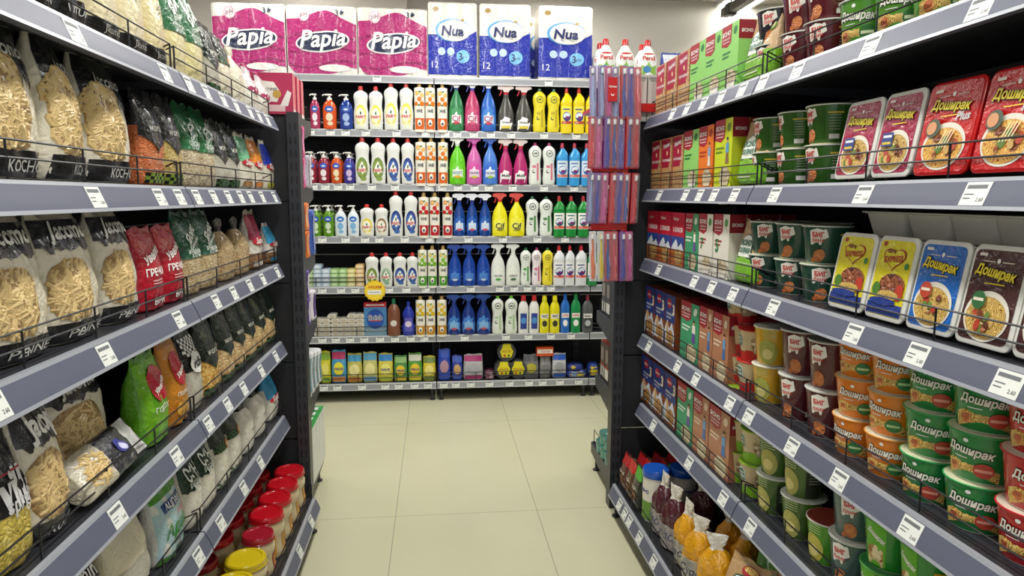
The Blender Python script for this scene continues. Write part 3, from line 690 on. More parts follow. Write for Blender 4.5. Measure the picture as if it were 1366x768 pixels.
def torn(g, F, w_, z0, z1, mt, e=.0012, top=0, amp=.006, seed=2, x_=.94):
    rnd = random.Random(seed); n = 26; st = len(g.v); X = w_/2*x_
    for j in range(4):
        for i in range(n+1):
            x = -X+2*X*i/n; zz = z0+(z1-z0)*j/3+(rnd.uniform(-amp, amp) if j == 0 else 0); g.v.append(F(x, zz, e))
    for j in range(3):
        for i in range(n): a = st+j*(n+1)+i; g.face((a, a+1, a+n+2, a+n+1), mt)
def art_jacomo(bottom, txt='Jacomo'):
    K = film('33343a', .4)
    def art(g, F, w_, h):
        torn(g, F, w_, h*.66, h*.87, K); g.text(txt, -w_*.02, h*.78, w_*.66, mat('ecebe6', .4), F, .005, bold=.03, shear=.12)
    def base(g, F, w_, h): torn(g, F, w_, h*.015, h*.15, film('1b1b1f', .4), amp=0); g.text(bottom, 0, h*.075, w_*.6, mat('dcdcd8', .4), F, .003, bold=.01, shear=.2, h=h*.055)
    return art, base
def art_black_top(g, F, w_, h):
    torn(g, F, w_, h*.58, h*.9, film('1a1c20', .5), amp=.012, seed=5); g.text('Jacomo', 0, h*.74, w_*.6, mat('d9d9d6', .4), F, .0035, bold=.02, shear=.12)
def art_black_base(g, F, w_, h):
    torn(g, F, w_, h*.015, h*.17, film('1b1b1f', .4), amp=0); g.text('KOCHO', 0, h*.08, w_*.5, mat('d0d0cc', .4), F, .003, bold=.01, h=h*.07)
CHK = grain('14241c', '2e4a38', 200)
def checks(g, F, x0, x1, z0, z1, c1, c2, n, k):
    for j in range(k):
        for i in range(n):
            g.rect(x0+(x1-x0)*i/n, x0+(x1-x0)*(i+1)/n, z0+(z1-z0)*j/k, z0+(z1-z0)*(j+1)/k, c1 if (i+j) % 2 else c2, F, .0014)
def art_pulse(c='14241e', chk='3d6a3a', wave='c9c9bd'):
    D = film(c, .7)
    def art(g, F, w_, h):
        W = w_/2*.94; st = len(g.v); n = 16
        for j in range(5):
            for i in range(n+1):
                x = -W+2*W*i/n; zb = h*(.42+.16*(1-abs(x/W))**1.2*(-1)+.08); g.v.append(F(x, zb+(h*.93-zb)*j/4, .0012))
        for j in range(4):
            for i in range(n): a = st+j*(n+1)+i; g.face((a, a+1, a+n+2, a+n+1), D)
        g.text('world', -w_*.02, h*.6, w_*.55, mat(wave, .4), F, .0035, bold=.01, shear=.2); checks(g, F, -W*.9, W*.9, h*.02, h*.13, mat(chk, .4), mat('101a14', .4), 10, 3)
        g.text('RICE' if 0 else 'ГОРОХ', 0, h*.24, w_*.3, mat(wave, .4), F, .002)
    return art
def art_green(sub='ОВСЯНЫЕ', c='1f5a3c'):
    def art(g, F, w_, h):
        torn(g, F, w_, h*.44, h*.93, film(c, .6), amp=0); g.text('Ясно', 0, h*.74, w_*.6, mat('e9efe8', .4), F, .0035, bold=.03, rot=.5, h=h*.12); g.text('солнышко', w_*.05, h*.62, w_*.6, mat('dfe9e0', .4), F, .0035, bold=.02, rot=.3)
        g.text(sub, 0, h*.52, w_*.6, mat('e9efe8', .4), F, .003, bold=.01); g.text('ХЛОПЬЯ', 0, h*.475, w_*.45, mat('e9efe8', .4), F, .003)
    return art
def art_red(g, F, w_, h):
    torn(g, F, w_, h*.03, h*.93, film('b0142c', .6), amp=0); g.text('Увелка', 0, h*.68, w_*.7, mat('f4f0ee', .4), F, .0035, bold=.03, shear=.2, rot=.35); g.text('ГРЕЧКА', 0, h*.47, w_*.7, mat('f4f0ee', .4), F, .003, bold=.03)
    for q in range(3): g.rect(-w_*.2, w_*.2, h*(.36-.035*q), h*(.372-.035*q), mat('e8c8c8', .4), F, .003, 4)
    g.rect(-w_*.35, w_*.35, h*.08, h*.16, mat('8c0f22', .4), F, .002, 6); g.text('ВАРИ', 0, h*.12, w_*.45, WHITE, F, .0035, bold=.02)
def art_round(c, sub, low=None):
    def art(g, F, w_, h):
        torn(g, F, w_, h*.03, h*.92, film(c, .6), amp=0); g.disc(w_*.06, h*.66, w_*.34, h*.2, film('b3152c', .4), F, .0022, 28, .3); g.text('Увелка', w_*.06, h*.64, w_*.5, mat('f6f0ec', .4), F, .0045, bold=.03, shear=.2, rot=.4)
        g.text(sub, 0, h*.38, w_*.5, mat('eef2e4', .4), F, .003)
        if low: g.disc(0, h*.2, w_*.32, h*.12, low, F, .002, 24)
    return art
def art_small(c1, c2, txt, low=None):
    def art(g, F, w_, h):
        torn(g, F, w_, h*.5, h*.93, film(c1, .5), amp=0); g.disc(0, h*.47, w_*.42, h*.07, mat(c2, .4), F, .0025); g.text(txt, 0, h*.47, w_*.6, WHITE, F, .004, bold=.02, shear=.2)
        if low: g.rect(-w_*.38, w_*.38, h*.05, h*.14, mat(low, .4), F, .002, 6)
    return art
def art_sugar(g, F, w_, h):
    torn(g, F, w_, h*.06, h*.88, film('a9c7cf', .4), amp=0); torn(g, F, w_, h*.8, h*.88, film('4f8f2c', .4), .0022, amp=0); torn(g, F, w_, h*.03, h*.1, film('4f8f2c', .4), .0022, amp=0)
    g.rect(-w_*.3, w_*.34, h*.63, h*.74, film('1f3c86', .4), F, .0025, 8, 1); g.text('АЦПАА', w_*.02, h*.685, w_*.5, WHITE, F, .0045, bold=.02)
    g.text('ЭЭЛ', w_*.18, h*.53, w_*.3, mat('b02038', .4), F, .0035, bold=.02); g.text('Арда', 0, h*.38, w_*.75, mat('2f7d2a', .4), F, .0035, bold=.02, shear=.25); g.rect(-w_*.18, w_*.2, h*.2, h*.24, mat('6f8c96', .4), F, .003, 4)
def art_flour(g, F, w_, h):
    torn(g, F, w_, h*.52, h*.95, film('1c3428', .6), amp=.002); g.text('СЭН', 0, h*.74, w_*.65, mat('e8ece6', .4), F, .0035, bold=.03); g.text('РИСОВАЯ', 0, h*.6, w_*.6, mat('dfe6df', .4), F, .0035, bold=.01); g.text('МУКА', 0, h*.555, w_*.4, mat('dfe6df', .4), F, .0035, bold=.01)
def art_check(g, F, w_, h):
    torn(g, F, w_, h*.62, h*.94, film('16231c', .6), amp=.006); checks(g, F, -w_*.44, w_*.44, h*.55, h*.66, mat('3d6a3a', .4), mat('101a14', .4), 12, 3); g.disc(w_*.18, h*.6, w_*.13, h*.07, mat('d98a2c', .4), F, .0025); g.disc(w_*.18, h*.6, w_*.06, h*.03, mat('f2e9dc', .4), F, .0032)
    checks(g, F, -w_*.4, w_*.4, h*.03, h*.1, mat('3d6a3a', .4), mat('d9dccf', .4), 12, 2)
# cups
def cup(col, kind, h=.09, r=.058, lidc='d8d8d2', name='noodle_cup', rim=None):
    def f():
        t = empty(name); rb = r*.76; g = MB()
        rr = lambda z: rb+(r*.95-rb)*z/h
        c_ = gloss(col); g.loft([(0, rb*.96, rb*.96), (.002, rb, rb), (h*.9, rr(h*.9), rr(h*.9)), (h*.955, rr(h), rr(h))], [mat('e4e4de', .4), c_, c_], segs=28)
        g.loft([(h*.955, r*.985, r*.985), (h*.965, r, r), (h*.985, r, r), (h*.99, r*.97, r*.97)], mat(rim or 'd6d8d0', .35), segs=28); g.obj('cup', t)
        g = MB(); g.loft([(h*.9905, r*.96, r*.96), (h*.996, r*.95, r*.95)], mat(lidc, .3), segs=28); g.prism([(-.011, r*.93), (.011, r*.93), (.008, r*1.08), (-.008, r*1.08)], h*.991, h*.995, mat(lidc, .3), 'z'); g.obj('lid', t)
        g = MB()
        def F(u, z, e=0, a0=0):
            q = u/r+a0; R = rr(min(z, h))+e; return (R*math.sin(q), -R*math.cos(q), z)
        def G(a0): return lambda u, z, e=0: F(u, z, e, a0)
        kind(g, G, r, h); g.obj('print', t); return t
    return f
FRU = strands('7a5420', 'd0a040', 'e6cc80', 80); FRY = strands('7a4a10', 'dca42c', 'f0cf62', 80)
def k_big(bowl=FRU, acc='c8302c', blob2=None, extra='b5653a', backc='22302a'):
    def k(g, G, r, h):
        for a0 in (0,):
            M = G(a0); g.blob([(-r*.62, h*.86), (-r*.6, h*.5), (-r*.1, h*.5), (-r*.06, h*.62), (r*.2, h*.7), (r*.12, h*.9), (-r*.3, h*.92)], mat('eceae0', .4), M, .0008, 3)
            g.text('БИГ', -r*.24, h*.76, r*.52, mat(acc, .4), M, .0016, bold=.04, shear=-.1); g.text('ЛАНЧ', -r*.26, h*.61, r*.56, mat(acc, .4), M, .0016, bold=.03)
            if extra: g.disc(-r*.2, h*.22, r*.3, h*.16, grain(extra, 'd98a4c', 60), M, .0008, 16, .5); g.disc(-r*.5, h*.1, r*.12, h*.06, mat(extra, .4), M, .0009, 10)
            M = G(a0+2.15)
            if bowl: g.disc(-r*.2, h*.42, r*.52, h*.33, mat(backc, .4), M, .0007, 22); g.disc(-r*.2, h*.42, r*.47, h*.29, bowl, M, .0013, 22)
            M = G(a0+.98)
            for q in range(6): g.rect(-r*.22, r*.26, h*(.7-q*.07), h*(.715-q*.07), mat('9aa494', .5), M, .0007, 3)
            g.rect(-r*.3, r*.35, h*.75, h*.79, mat('c9b02c', .4), M, .0007, 3); g.rect(-r*.22, r*.26, h*.12, h*.24, mat('dfe0da', .4), M, .0007, 3)
    return k
def k_yasno(low, lidc=None):
    def k(g, G, r, h):
        for a0 in (0, PI*.5):
            M = G(a0); g.blob([(-r*.6, h*.45), (0, h*.42), (0, h*.78), (-r*.3, h*.86), (-r*.62, h*.8)], mat('e6ece4', .4), M, .0008, 2); g.blob([(-r*.55, h*.48), (-r*.05, h*.45), (-r*.05, h*.76), (-r*.3, h*.82), (-r*.57, h*.77)], mat('2c6a50', .4), M, .0012, 2)
            g.text('ЯСНО', -r*.3, h*.7, r*.44, mat('eef2ec', .4), M, .0018, bold=.04); g.text('СОЛНЦЕ', -r*.3, h*.58, r*.44, mat('eef2ec', .4), M, .0018, bold=.04, h=h*.09)
            M = G(a0+.95); g.disc(0, h*.58, r*.36, h*.26, grain('c9b58c', 'efe4c6', 60, '8a6a3c'), M, .0008, 18)
        for q in range(12): g.rect(-r*.27, r*.27, h*.02, h*(.3+.05*math.sin(q*2)), mat(low, .4), G(q*PI/6), .0007, 2)
    return k
def k_potato(top, blob_):
    def k(g, G, r, h):
        for a0 in (0,):
            M = G(a0)
            g.disc(-r*.1, h*.36, r*.55, h*.33, mat(blob_, .45, 0, .4, 40), M, .001, 24, .15); g.disc(-r*.1, h*.3, r*.3, h*.14, mat('dccf86', .45, 0, .4, 40), M, .0016, 16)
            for q in range(4): g.rect(-r*.4, r*.3, h*(.9-q*.06), h*(.92-q*.06), mat('b7c48c', .5), M, .0008, 3)
            M = G(a0+1.2)
            g.rect(-r*.4, r*.45, h*.05, h*.85, mat(top, .4), M, .0008, 5); 
            for q in range(6): g.rect(-r*.25, r*.3, h*(.75-q*.07), h*(.77-q*.07), mat('9aa494', .5), M, .0014, 3)
    return k
def k_dosh(seal, sealin, panel):
    def k(g, G, r, h):
        for a0 in (0,):
            M = G(a0); g.text('Доширак', 0, h*.62, r*1.5, BLACK, M, .001, bold=.06, shear=.18, rot=-.08, h=h*.25); g.text('Доширак', 0, h*.62, r*1.46, mat('f3f1e6', .4), M, .0018, bold=.03, shear=.18, rot=-.08, h=h*.22)
            g.disc(-r*.1, h*.84, r*.08, h*.04, WHITE, M, .001, 10); g.rect(-r*.5, -r*.05, h*.47, h*.485, WHITE, M, .001, 3)
            g.blob([(-r*.95, h*.04), (r*.95, h*.04), (r*.95, h*.26), (r*.5, h*.38), (0, h*.36), (-r*.6, h*.42), (-r*.95, h*.34)], FRU, M, .0008, 3)
            g.disc(-r*.55, h*.25, r*.2, h*.1, grain('b3562c', 'e6a860', 50), M, .0014, 12); g.disc(r*.45, h*.28, r*.32, h*.15, mat(seal, .4), M, .0016, 20); g.rect(r*.2, r*.7, h*.25, h*.31, mat(sealin, .4), M, .0022, 4)
            M = G(a0+PI*.52)
            g.rect(-r*.42, r*.42, h*.06, h*.84, grain('8a8a70', 'a5a58c', 200), M, .0009, 5); g.rect(-r*.42, r*.42, h*.76, h*.9, mat(panel, .4), M, .0014, 5); g.rect(r*.1, r*.4, h*.08, h*.24, mat('e8e8e2', .4), M, .0015, 2)
    return k
def k_tall(g, G, r, h):
    for a0 in (0,):
        M = G(a0); g.rect(-r*.7, r*.2, h*.08, h*.94, mat('5fae22', .4), M, .0007, 6); g.text('Доширак', -r*.2, h*.68, r*.8, WHITE, M, .0015, bold=.03, rot=-.5, h=h*.14); g.blob([(-r*.6, h*.06), (r*.1, h*.06), (r*.1, h*.4), (-r*.25, h*.5), (-r*.6, h*.42)], grain('c9a05c', 'efe0b4', 45, '9a5a30'), M, .0013, 2)
        M = G(a0+1.15); g.rect(-r*.4, r*.4, h*.45, h*.66, mat('d9a020', .4), M, .0008, 4); g.rect(-r*.4, r*.4, h*.1, h*.2, mat('2f7a4c', .4), M, .0008, 4)
# noodle trays
def tray(filmc, name, fn, w_=.135, h=.165, d=.05, red=False):
    def f():
        t = empty('noodle_tray'); g = MB(); wm = mat('e2e2dc', .4) if not red else gloss('c3141a')
        rr = lambda a, b, y, c: [(sx*(a-c+c*math.cos(q)) if 1 else 0, y, h/2+sz*(b-c+c*math.sin(q))) for sx, sz, qs in ((1, 1, (0, .4, .8, 1.2, PI/2)), (-1, 1, (PI/2, 1.2, .8, .4, 0)), (-1, -1, (0, .4, .8, 1.2, PI/2)), (1, -1, (PI/2, 1.2, .8, .4, 0))) for q in qs]
        rings = []
        for a, b, y in ((w_/2-.004, h/2-.004, .001), (w_/2, h/2, .003), (w_/2, h/2, .007), (w_/2-.005, h/2-.005, .009), (w_*.4, h*.42, d)):
            st = len(g.v); g.v += rr(a, b, y, .016); rings.append(list(range(st, st+20)))
        g.bridge(rings, [wm]*4, wm); g.obj('tray', t)
        g = MB(); F = flat(.001); fn(g, F, w_, h, filmc); g.obj('printed_film', t, False); return t
    return f
def rrect(g, cx, cz, a, b, c, mt, F, e):
    g.blob([(cx+sx*(a-c+c*math.cos(q)), cz+sz*(b-c+c*math.sin(q))) for sx, sz, qs in ((1, 1, (0, .5, 1, PI/2)), (-1, 1, (PI/2, 1, .5, 0)), (-1, -1, (0, .5, 1, PI/2)), (1, -1, (PI/2, 1, .5, 0))) for q in qs], mt, F, e, 2)
MEAT = grain('5a2418', 'a8603c', 55, '8a4a2a'); VEG = grain('3c6a24', 'c9b56c', 60, 'b0502c')
def t_dosh(sealc, plus=False, blue=False, meat='a8603c'):
    def fn(g, F, w_, h, c):
        rrect(g, 0, h/2, w_*(.44 if not plus else .47), h*(.45 if not plus else .47), .012, film(c, .4), F, .0006)
        g.disc(0, h*.3, w_*.39, h*.25, mat('e9e4d6', .4), F, .0014, 36)
        g.disc(0, h*.285, w_*.35, h*.21, FRU if not plus else strands('a8401c', 'e8a83c', 'f2d070', 80), F, .002, 32)
        rnd = random.Random(len(c)+ord(c[0]))
        for i in range(11):
            g.disc(rnd.uniform(-.22, .22)*w_, h*(.28+rnd.uniform(-.13, .13)), w_*rnd.uniform(.04, .08), h*rnd.uniform(.025, .05), (MEAT, VEG, mat('d9b06c', .4), mat('6a8a3c', .4), mat('b8402c', .4))[i % 5], F, .0026+.0002*i, 10, rnd.uniform(0, 3))
        g.text('Доширак', 0, h*.72, w_*.74, mat('22181a', .4), F, .0022, bold=.07, shear=.15, rot=-.1, h=h*.15); g.text('Доширак', 0, h*.72, w_*.72, mat('f2dc2c', .4), F, .003, bold=.035, shear=.15, rot=-.1, h=h*.13)
        g.rect(-w_*.15, w_*.2, h*.615, h*.625, mat('f2dc2c', .4), F, .0028); g.disc(0, h*.845, w_*.03, h*.025, WHITE, F, .0016, 10)
        for s_ in (-1, 1): g.rect(w_*(.06 if s_ > 0 else -.26), w_*(.26 if s_ > 0 else -.06), h*.83, h*.84, mat('d8c8b8', .4), F, .0015)
        g.rect(-w_*.36, -w_*.22, h*.885, h*.915, mat('e8e0d8', .4), F, .0015)
        if plus:
            g.text('Plus', w_*.26, h*.6, w_*.25, mat('c9ccd2', .3), F, .003, bold=.03, shear=.2); g.disc(-w_*.22, h*.5, w_*.13, h*.1, mat('4a5a48', .4), F, .005, 20); g.disc(-w_*.24, h*.5, w_*.09, h*.07, mat('d99a6c', .4), F, .0056, 16)
            for q in range(4): g.rect(w_*(-.02+.05*q), w_*(0+.05*q), h*.28, h*.46, mat('f0e6b8', .4), lambda a, b, e: (a+(b-h*.37)*.5, F(a, b, e)[1], b), .0056)
        elif blue: g.rect(-w_*.3, w_*-.02, h*.36, h*.52, mat('24408a', .4), F, .0056); g.rect(-w_*.27, -w_*.05, h*.46, h*.49, mat('e8e8f0', .4), F, .006); g.rect(-w_*.27, -w_*.05, h*.38, h*.41, mat('d9c03c', .4), F, .006)
        else: g.disc(-w_*.15, h*.45, w_*.12, h*.09, mat(sealc, .4), F, .0056, 20); g.rect(-w_*.24, -w_*.06, h*.44, h*.47, mat('e6dcc8', .4), F, .006)
    return fn
def t_express(g, F, w_, h, c):
    rrect(g, 0, h/2, w_*.43, h*.45, .012, film('e2d62a', .4), F, .0006); g.blob([(-w_*.43, h*.06), (w_*.43, h*.06), (w_*.43, h*.2), (-w_*.43, h*.2)], film('27408f', .4), F, .0014, 2)
    heart = [(w_*.28*16*math.sin(q)**3/16, h*.74+h*.15*(13*math.cos(q)-5*math.cos(2*q)-2*math.cos(3*q)-math.cos(4*q))/16) for q in [2*PI*i/28 for i in range(28)]]
    g.blob(heart, mat('a81f2a', .4), F, .0016, 2); g.blob([((x)*.9, h*.74+(z-h*.74)*.88) for x, z in heart], film('e2d62a', .4), F, .0022, 2)
    g.text('euro', -w_*.08, h*.82, w_*.2, mat('7a1a20', .4), F, .003, bold=.02, shear=.2); g.text('EXPRESS', 0, h*.73, w_*.46, mat('b01f28', .4), F, .003, bold=.03, rot=.08, h=h*.075)
    g.rect(-w_*.34, -w_*.26, h*.88, h*.93, mat('b01f28', .4), F, .0016); g.disc(w_*.33, h*.66, w_*.05, h*.04, mat('3c8a3c', .4), F, .0016, 12)
    g.disc(w_*.08, h*.42, w_*.32, h*.14, MEAT, F, .0018, 24); g.disc(w_*.3, h*.35, w_*.1, h*.1, mat('b83a28', .4), F, .0026, 14); g.disc(-w_*.28, h*.36, w_*.1, h*.08, mat('4a7a2c', .4), F, .0026, 14); g.disc(w_*.05, h*.3, w_*.26, h*.06, FRU, F, .003, 20)
    g.disc(-w_*.05, h*.22, w_*.33, h*.045, film('27408f', .3), F, .0036, 20)
def pouch_art(main, low, g, F, w_, h):
    torn(g, F, w_, h*.05, h*.4, film(low, .4), amp=.002); arch = [(-w_*.3, h*.38), (w_*.22, h*.38), (w_*.22, h*.62), (w_*.12, h*.74), (-w_*.04, h*.78), (-w_*.2, h*.74), (-w_*.3, h*.62)]
    g.blob(arch, mat('24503c', .4), F, .0022, 3); g.blob([(-w_*.04+(x+w_*.04)*.88, h*.57+(z-h*.57)*.9) for x, z in arch], mat('e8eee4', .4), F, .003, 3)
    g.text('ЯСНО', -w_*.04, h*.63, w_*.42, mat('2c6a58', .4), F, .004, bold=.05, h=h*.1); g.text('СОЛНЦЕ', -w_*.04, h*.5, w_*.44, mat('2c6a58', .4), F, .004, bold=.05, h=h*.1)
    g.text('Сливочный суп', 0, h*.3, w_*.7, mat('f0f4e4', .4), F, .003, h=h*.035); g.disc(w_*.32, h*.75, w_*.13, h*.08, mat('6a9a3c', .4), F, .0022, 14); g.disc(w_*.33, h*.76, w_*.1, h*.055, mat('e0cfa0', .4), F, .003, 14); g.rect(-w_*.35, w_*.2, h*.1, h*.12, mat('dfe9c8', .4), F, .003, 4)
# jar
def jar(lid, lab, h=.157, r=.058):
    def f():
        t = empty('spice_jar'); g = MB(); P = smooth_prof([(0, r*.9, r*.9), (.008, r*.98, r*.98), (h*.2, r, r), (h*.32, r*.93, r*.93), (h*.45, r*.93, r*.93), (h*.56, r, r), (h*.68, r, r), (h*.78, r*.82, r*.82), (h*.8, r*.8, r*.8)], 3)
        g.loft(P, mat('c9b892', .15, 0, .15, 90, .5), segs=26); g.obj('glass_body', t)
        g = MB(); B = Body(P, 2)
        for a0 in (0, PI*2/3, PI*4/3):
            M = lambda u, z, e=0, a0=a0: ((B.at(z)[0]+e)*math.sin(u/r+a0), -(B.at(z)[0]+e)*math.cos(u/r+a0), z)
            g.rect(-r*.8, r*.8, h*.1, h*.5, mat(lab, .4), M, .0008, 8, 3); g.rect(-r*.7, r*.1, h*.2, h*.4, grain('b8641c', 'e6b04c', 60), M, .0013, 5, 2); g.rect(r*.2, r*.6, h*.15, h*.45, mat('ece4d0', .4), M, .0013, 3, 2)
        g.obj('label', t)
        g = MB(); lr = r*.98; z0 = h*.795
        g.loft([(z0, lr*.98, lr*.98), (z0+.002, lr, lr), (z0+.02, lr, lr), (z0+.024, lr*.95, lr*.95), (z0+.0245, lr*.8, lr*.8), (z0+.0215, lr*.76, lr*.76), (z0+.0215, lr*.2, lr*.2)], gloss(lid), segs=32)
        g.tube([(lr*1.01*math.cos(q*PI/12), lr*1.01*math.sin(q*PI/12), z0+.004) for q in range(25)], .0018, gloss(lid), 5)
        g.obj('lid', t); return t
    return f
# ------------------------------------------------------------------ back rack stock
SH = ['top', 'second', 'third', 'fourth', 'fifth', 'sixth', 'bottom']
def back(lv, key, build, spans, w_, desc, cat, group, y=YB+.022, d=0, h=None, top=None, where=None, lift=0):
    n = len(spans)
    for i, (a, b) in enumerate(spans):
        z = BZ[lv]+.0005+lift; x0, x1 = Xp(a, y, z+.08), Xp(b, y, z+.08); s_ = min(1.12, max(.8, (x1-x0-.003)/w_))
        wh = where or f'{SH[lv]} back shelf'
        lab = f'{desc}, {order(i, n)}, {wh}' if n > 1 else f'{desc}, {wh}'
        inst(key, build, ((x0+x1)/2, y+d, z), 0, lab, cat, group if n > 1 else None, (s_, min(s_, 1.0), 1))
def seq(a, b, n): return [(a+(b-a)*i/n, a+(b-a)*(i+1)/n) for i in range(n)]
# papers on the top boards
back(0, 'papia', rollpack('papia'), [(275, 376), (377, 474), (474.5, 570.5)], .465, 'pink toilet roll multipack', 'toilet paper', 'pink toilet roll packs', d=.24)
back(0, 'nua', rollpack('nua'), [(571, 638), (641, 711), (721, 796)], .315, 'blue and white paper towel pack', 'paper towels', 'blue paper towel packs', d=.22)
inst('nua', None, (Xp(726, 4.9, 2.3), 4.97, BZ[0]), 0, 'second blue paper towel pack, half hidden behind the rightmost one, top back shelf', 'paper towels')
x0 = Xp(808, YB+.07, 2.2)
for i, (p, yy) in enumerate(((808, .06), (834, .06), (864, .06))):
    inst('persil', persil(), (Xp(p, YB+yy, 2.2), YB+yy+.01, BZ[0]), 0, f'white laundry gel bottle with red cap, {order(i, 3)} in the front row', 'laundry gel', 'laundry gel bottles')
for i, p in enumerate((800, 856)):
    inst('persil', None, (Xp(p, YB+.2, 2.2), YB+.2, BZ[0]), 0, f'white laundry gel bottle standing behind the front row, {("left", "right")[i]} of two', 'laundry gel', 'laundry gel bottles')
def podsbag():
    t = empty('laundry_pod_bag'); P, B, F, ns = bagbody(.13, .2, .08, 2.6, seed=3); g = MB(); g.loft(P, film('2a3f9c', .8), 2.6, 26, noise=ns); g.obj('bag', t)
    g = MB(); g.blob([(-.045, .13), (.045, .13), (.05, .19), (-.05, .19)], film('d7dbe6', .8), F, .001); g.disc(0, .08, .04, .04, mat('e6e8f0', .4), F, .001); g.obj('print', t); return t
for i, p in enumerate((893, 914)):
    inst('pods', podsbag, (Xp(p, YB+.1, 2.2), YB+.1, BZ[0]), 0, f'blue laundry pod bag beside the laundry gel bottles, {("left", "right")[i]} of two', 'laundry pods', 'laundry pod bags')
# second board
P_ = [('pump_pink', pump('a8385c', '2c55a8', 'e8dfe6', .212), (413, 428), 'pink hand soap pump bottle'), ('pump_orange', pump('d9541e', '2c55a8', 'e8d8b8', .212), (429, 451), 'orange hand soap pump bottle'), ('pump_blue', pump('1d3a8c', '2c4fa8', '9fb6e0', .212), (452, 472), 'blue hand soap pump bottle')]
for k_, b_, s_, d_ in P_: back(1, k_, b_, [s_], .085 if k_ == 'pump_orange' else .08, d_, 'hand soap', None)
back(1, 'dish_y', dish(.262, .098, 'c03030', 'ecd94a', 'f4efc8'), [(471.5, 492), (492, 511.5)], .098, 'white dish soap bottle with yellow label', 'dish soap', 'white dish soap bottles, second shelf')
back(1, 'dish_y2', dish(.288, .098, 'c03030', 'ecd94a', 'f4efc8'), [(512, 532), (532.5, 552)], .098, 'taller white dish soap bottle with red cap', 'dish soap', 'tall white dish soap bottles, second shelf')
back(1, 'fr_orange', fruit('e07a1c', 'eea23c', '5a7a3c', 'd8641c', .29, .071), [(552.5, 567), (567, 581), (583, 597.5)], .071, 'orange-patterned fruit soap bottle', 'fruit soap', 'orange soap bottles, second shelf')
back(1, 'sp_g', spray('2f7a4a', '3f8f5c', 'Cif', '24407a', 'd8dade', '24407a', .3, .1, 'e6eceb', 'b03060', sub='c23a4a'), [(598.5, 619)], .1, 'dark green spray cleaner with blue neck', 'spray cleaner', None)
back(1, 'sp_m', spray('b03a66', 'c04a76', 'Cif', '3a3a9c', 'd8dade', '3a3a9c', .3, .1, 'f0d8e2', 'a02050', sub='d05a7a'), [(619.5, 640.5)], .1, 'magenta spray cleaner with blue neck', 'spray cleaner', None)
back(1, 'sp_b', spray('2a62b8', '3c7ccc', 'Cif', '2450b0', 'dcdfe4', '2450b0', .3, .1, 'cfdff0', 'b03060', sub='c23a4a'), [(641, 662)], .1, 'bright blue spray cleaner', 'spray cleaner', None)
back(1, 'sp_k', swirl('4a4a46', 'd9c84a', 'Grease'), [(664, 686), (687, 710)], .092, 'dark grease spray with red neck', 'spray cleaner', 'dark grease sprays')
back(1, 'cr_y', cream('e6d62c', '1f5a3c', 'b9a51c', .27), [(710, 728.5), (729, 747)], .088, 'yellow cream cleaner bottle with dark cap', 'cream cleaner', 'yellow cream cleaners')
back(1, 'bl_y', bleach('ecd414', 'c02a24', 'b8402c', h=.285, lab_='f2e24c'), [(747, 763), (763.5, 779.5), (780, 795.5)], .078, 'yellow bleach bottle with red cap', 'bleach', 'yellow bleach bottles')
# third board
for key, col, l2, sp, ds in (('p3a', '8c2438', 'ecdfe2', [(408, 423), (424, 440)], 'dark red hand soap pump'), ('p3b', 'c8521c', 'e9d9b0', [(441, 457)], 'orange hand soap pump'), ('p3c', '3a2f86', 'c9b8e0', [(458, 474)], 'purple hand soap pump')):
    back(2, key, pump(col, '2c55b8', l2, .195, .072), sp, .072, ds, 'hand soap', 'dark red hand soaps')
    for i, s_ in enumerate(sp):
        inst(key, None, (Xp((s_[0]+s_[1])/2+4, YB+.15, 1.5), YB+.15, BZ[2]), 0, f'{ds} in the second row, third back shelf'+(f', {("left", "right")[i]}' if len(sp) > 1 else ''), 'hand soap')
back(2, 'd3g', dish(.285, .1, 'c03030', '6f8a3c', '8aa04c'), [(473.5, 494), (494.5, 515)], .1, 'white dish soap bottle with green label', 'dish soap', 'green label dish soaps')
back(2, 'd3b', dish(.285, .096, 'c03030', '22397f', '3f68b0'), [(515.5, 534.5), (535, 553.5)], .096, 'white dish soap bottle with blue label', 'dish soap', 'blue label dish soaps, third shelf')
back(2, 'fr_orange', None, [(554, 568.5), (568.5, 582), (584, 598)], .071, 'orange-patterned fruit soap bottle', 'fruit soap', 'orange soap bottles, third shelf')
back(2, 's3g', spray('62c41c', '6fce2c', 'GOST', 'dfe4dc', 'e4e8e0', 'dfe4dc', .29, .11, 'e4f2dc', '2f6ab0', sub='e0a828'), [(599, 621.5)], .11, 'lime green spray bottle with white head', 'spray cleaner', None)
back(2, 's3p', spray('c964a8', 'd04fa4', 'GLASS', 'b3308c', 'c05aa8', 'b3308c', .29, .1, 'efd9ea', '2a2f6a', sub='c9c23c'), [(622, 643)], .1, 'pink glass cleaner spray', 'spray cleaner', None)
back(2, 's3b', spray('4a7ed0', '2f6ad0', 'GLASS', '2456c0', '3a5ab0', '2456c0', .29, .1, 'dbe6f5', '1d2f7a', sub='9cc23c'), [(643.5, 664)], .1, 'blue glass cleaner spray', 'spray cleaner', None)
back(2, 's3m', swirl('b0286c', 'a02060', 'Multi', 'c02838'), [(664.5, 684), (684.5, 704)], .092, 'magenta swirl-label spray with red neck', 'spray cleaner', 'magenta sprays')
back(2, 'c3', cream('e4eae4', '8c2a5c', 'd0788c', .265), [(704.5, 722.5), (723, 741)], .088, 'white cream cleaner with purple cap', 'cream cleaner', 'purple cap cream cleaners')
back(2, 'b3', bleach('3c9cdc', 'b03a50', 'd06a60', h=.27, swoosh='2c6ab8', lab_='d6e6f2'), [(741.5, 757.5), (758, 773.5), (774, 790)], .078, 'sky blue bleach bottle with red cap', 'bleach', 'sky blue bleach bottles')
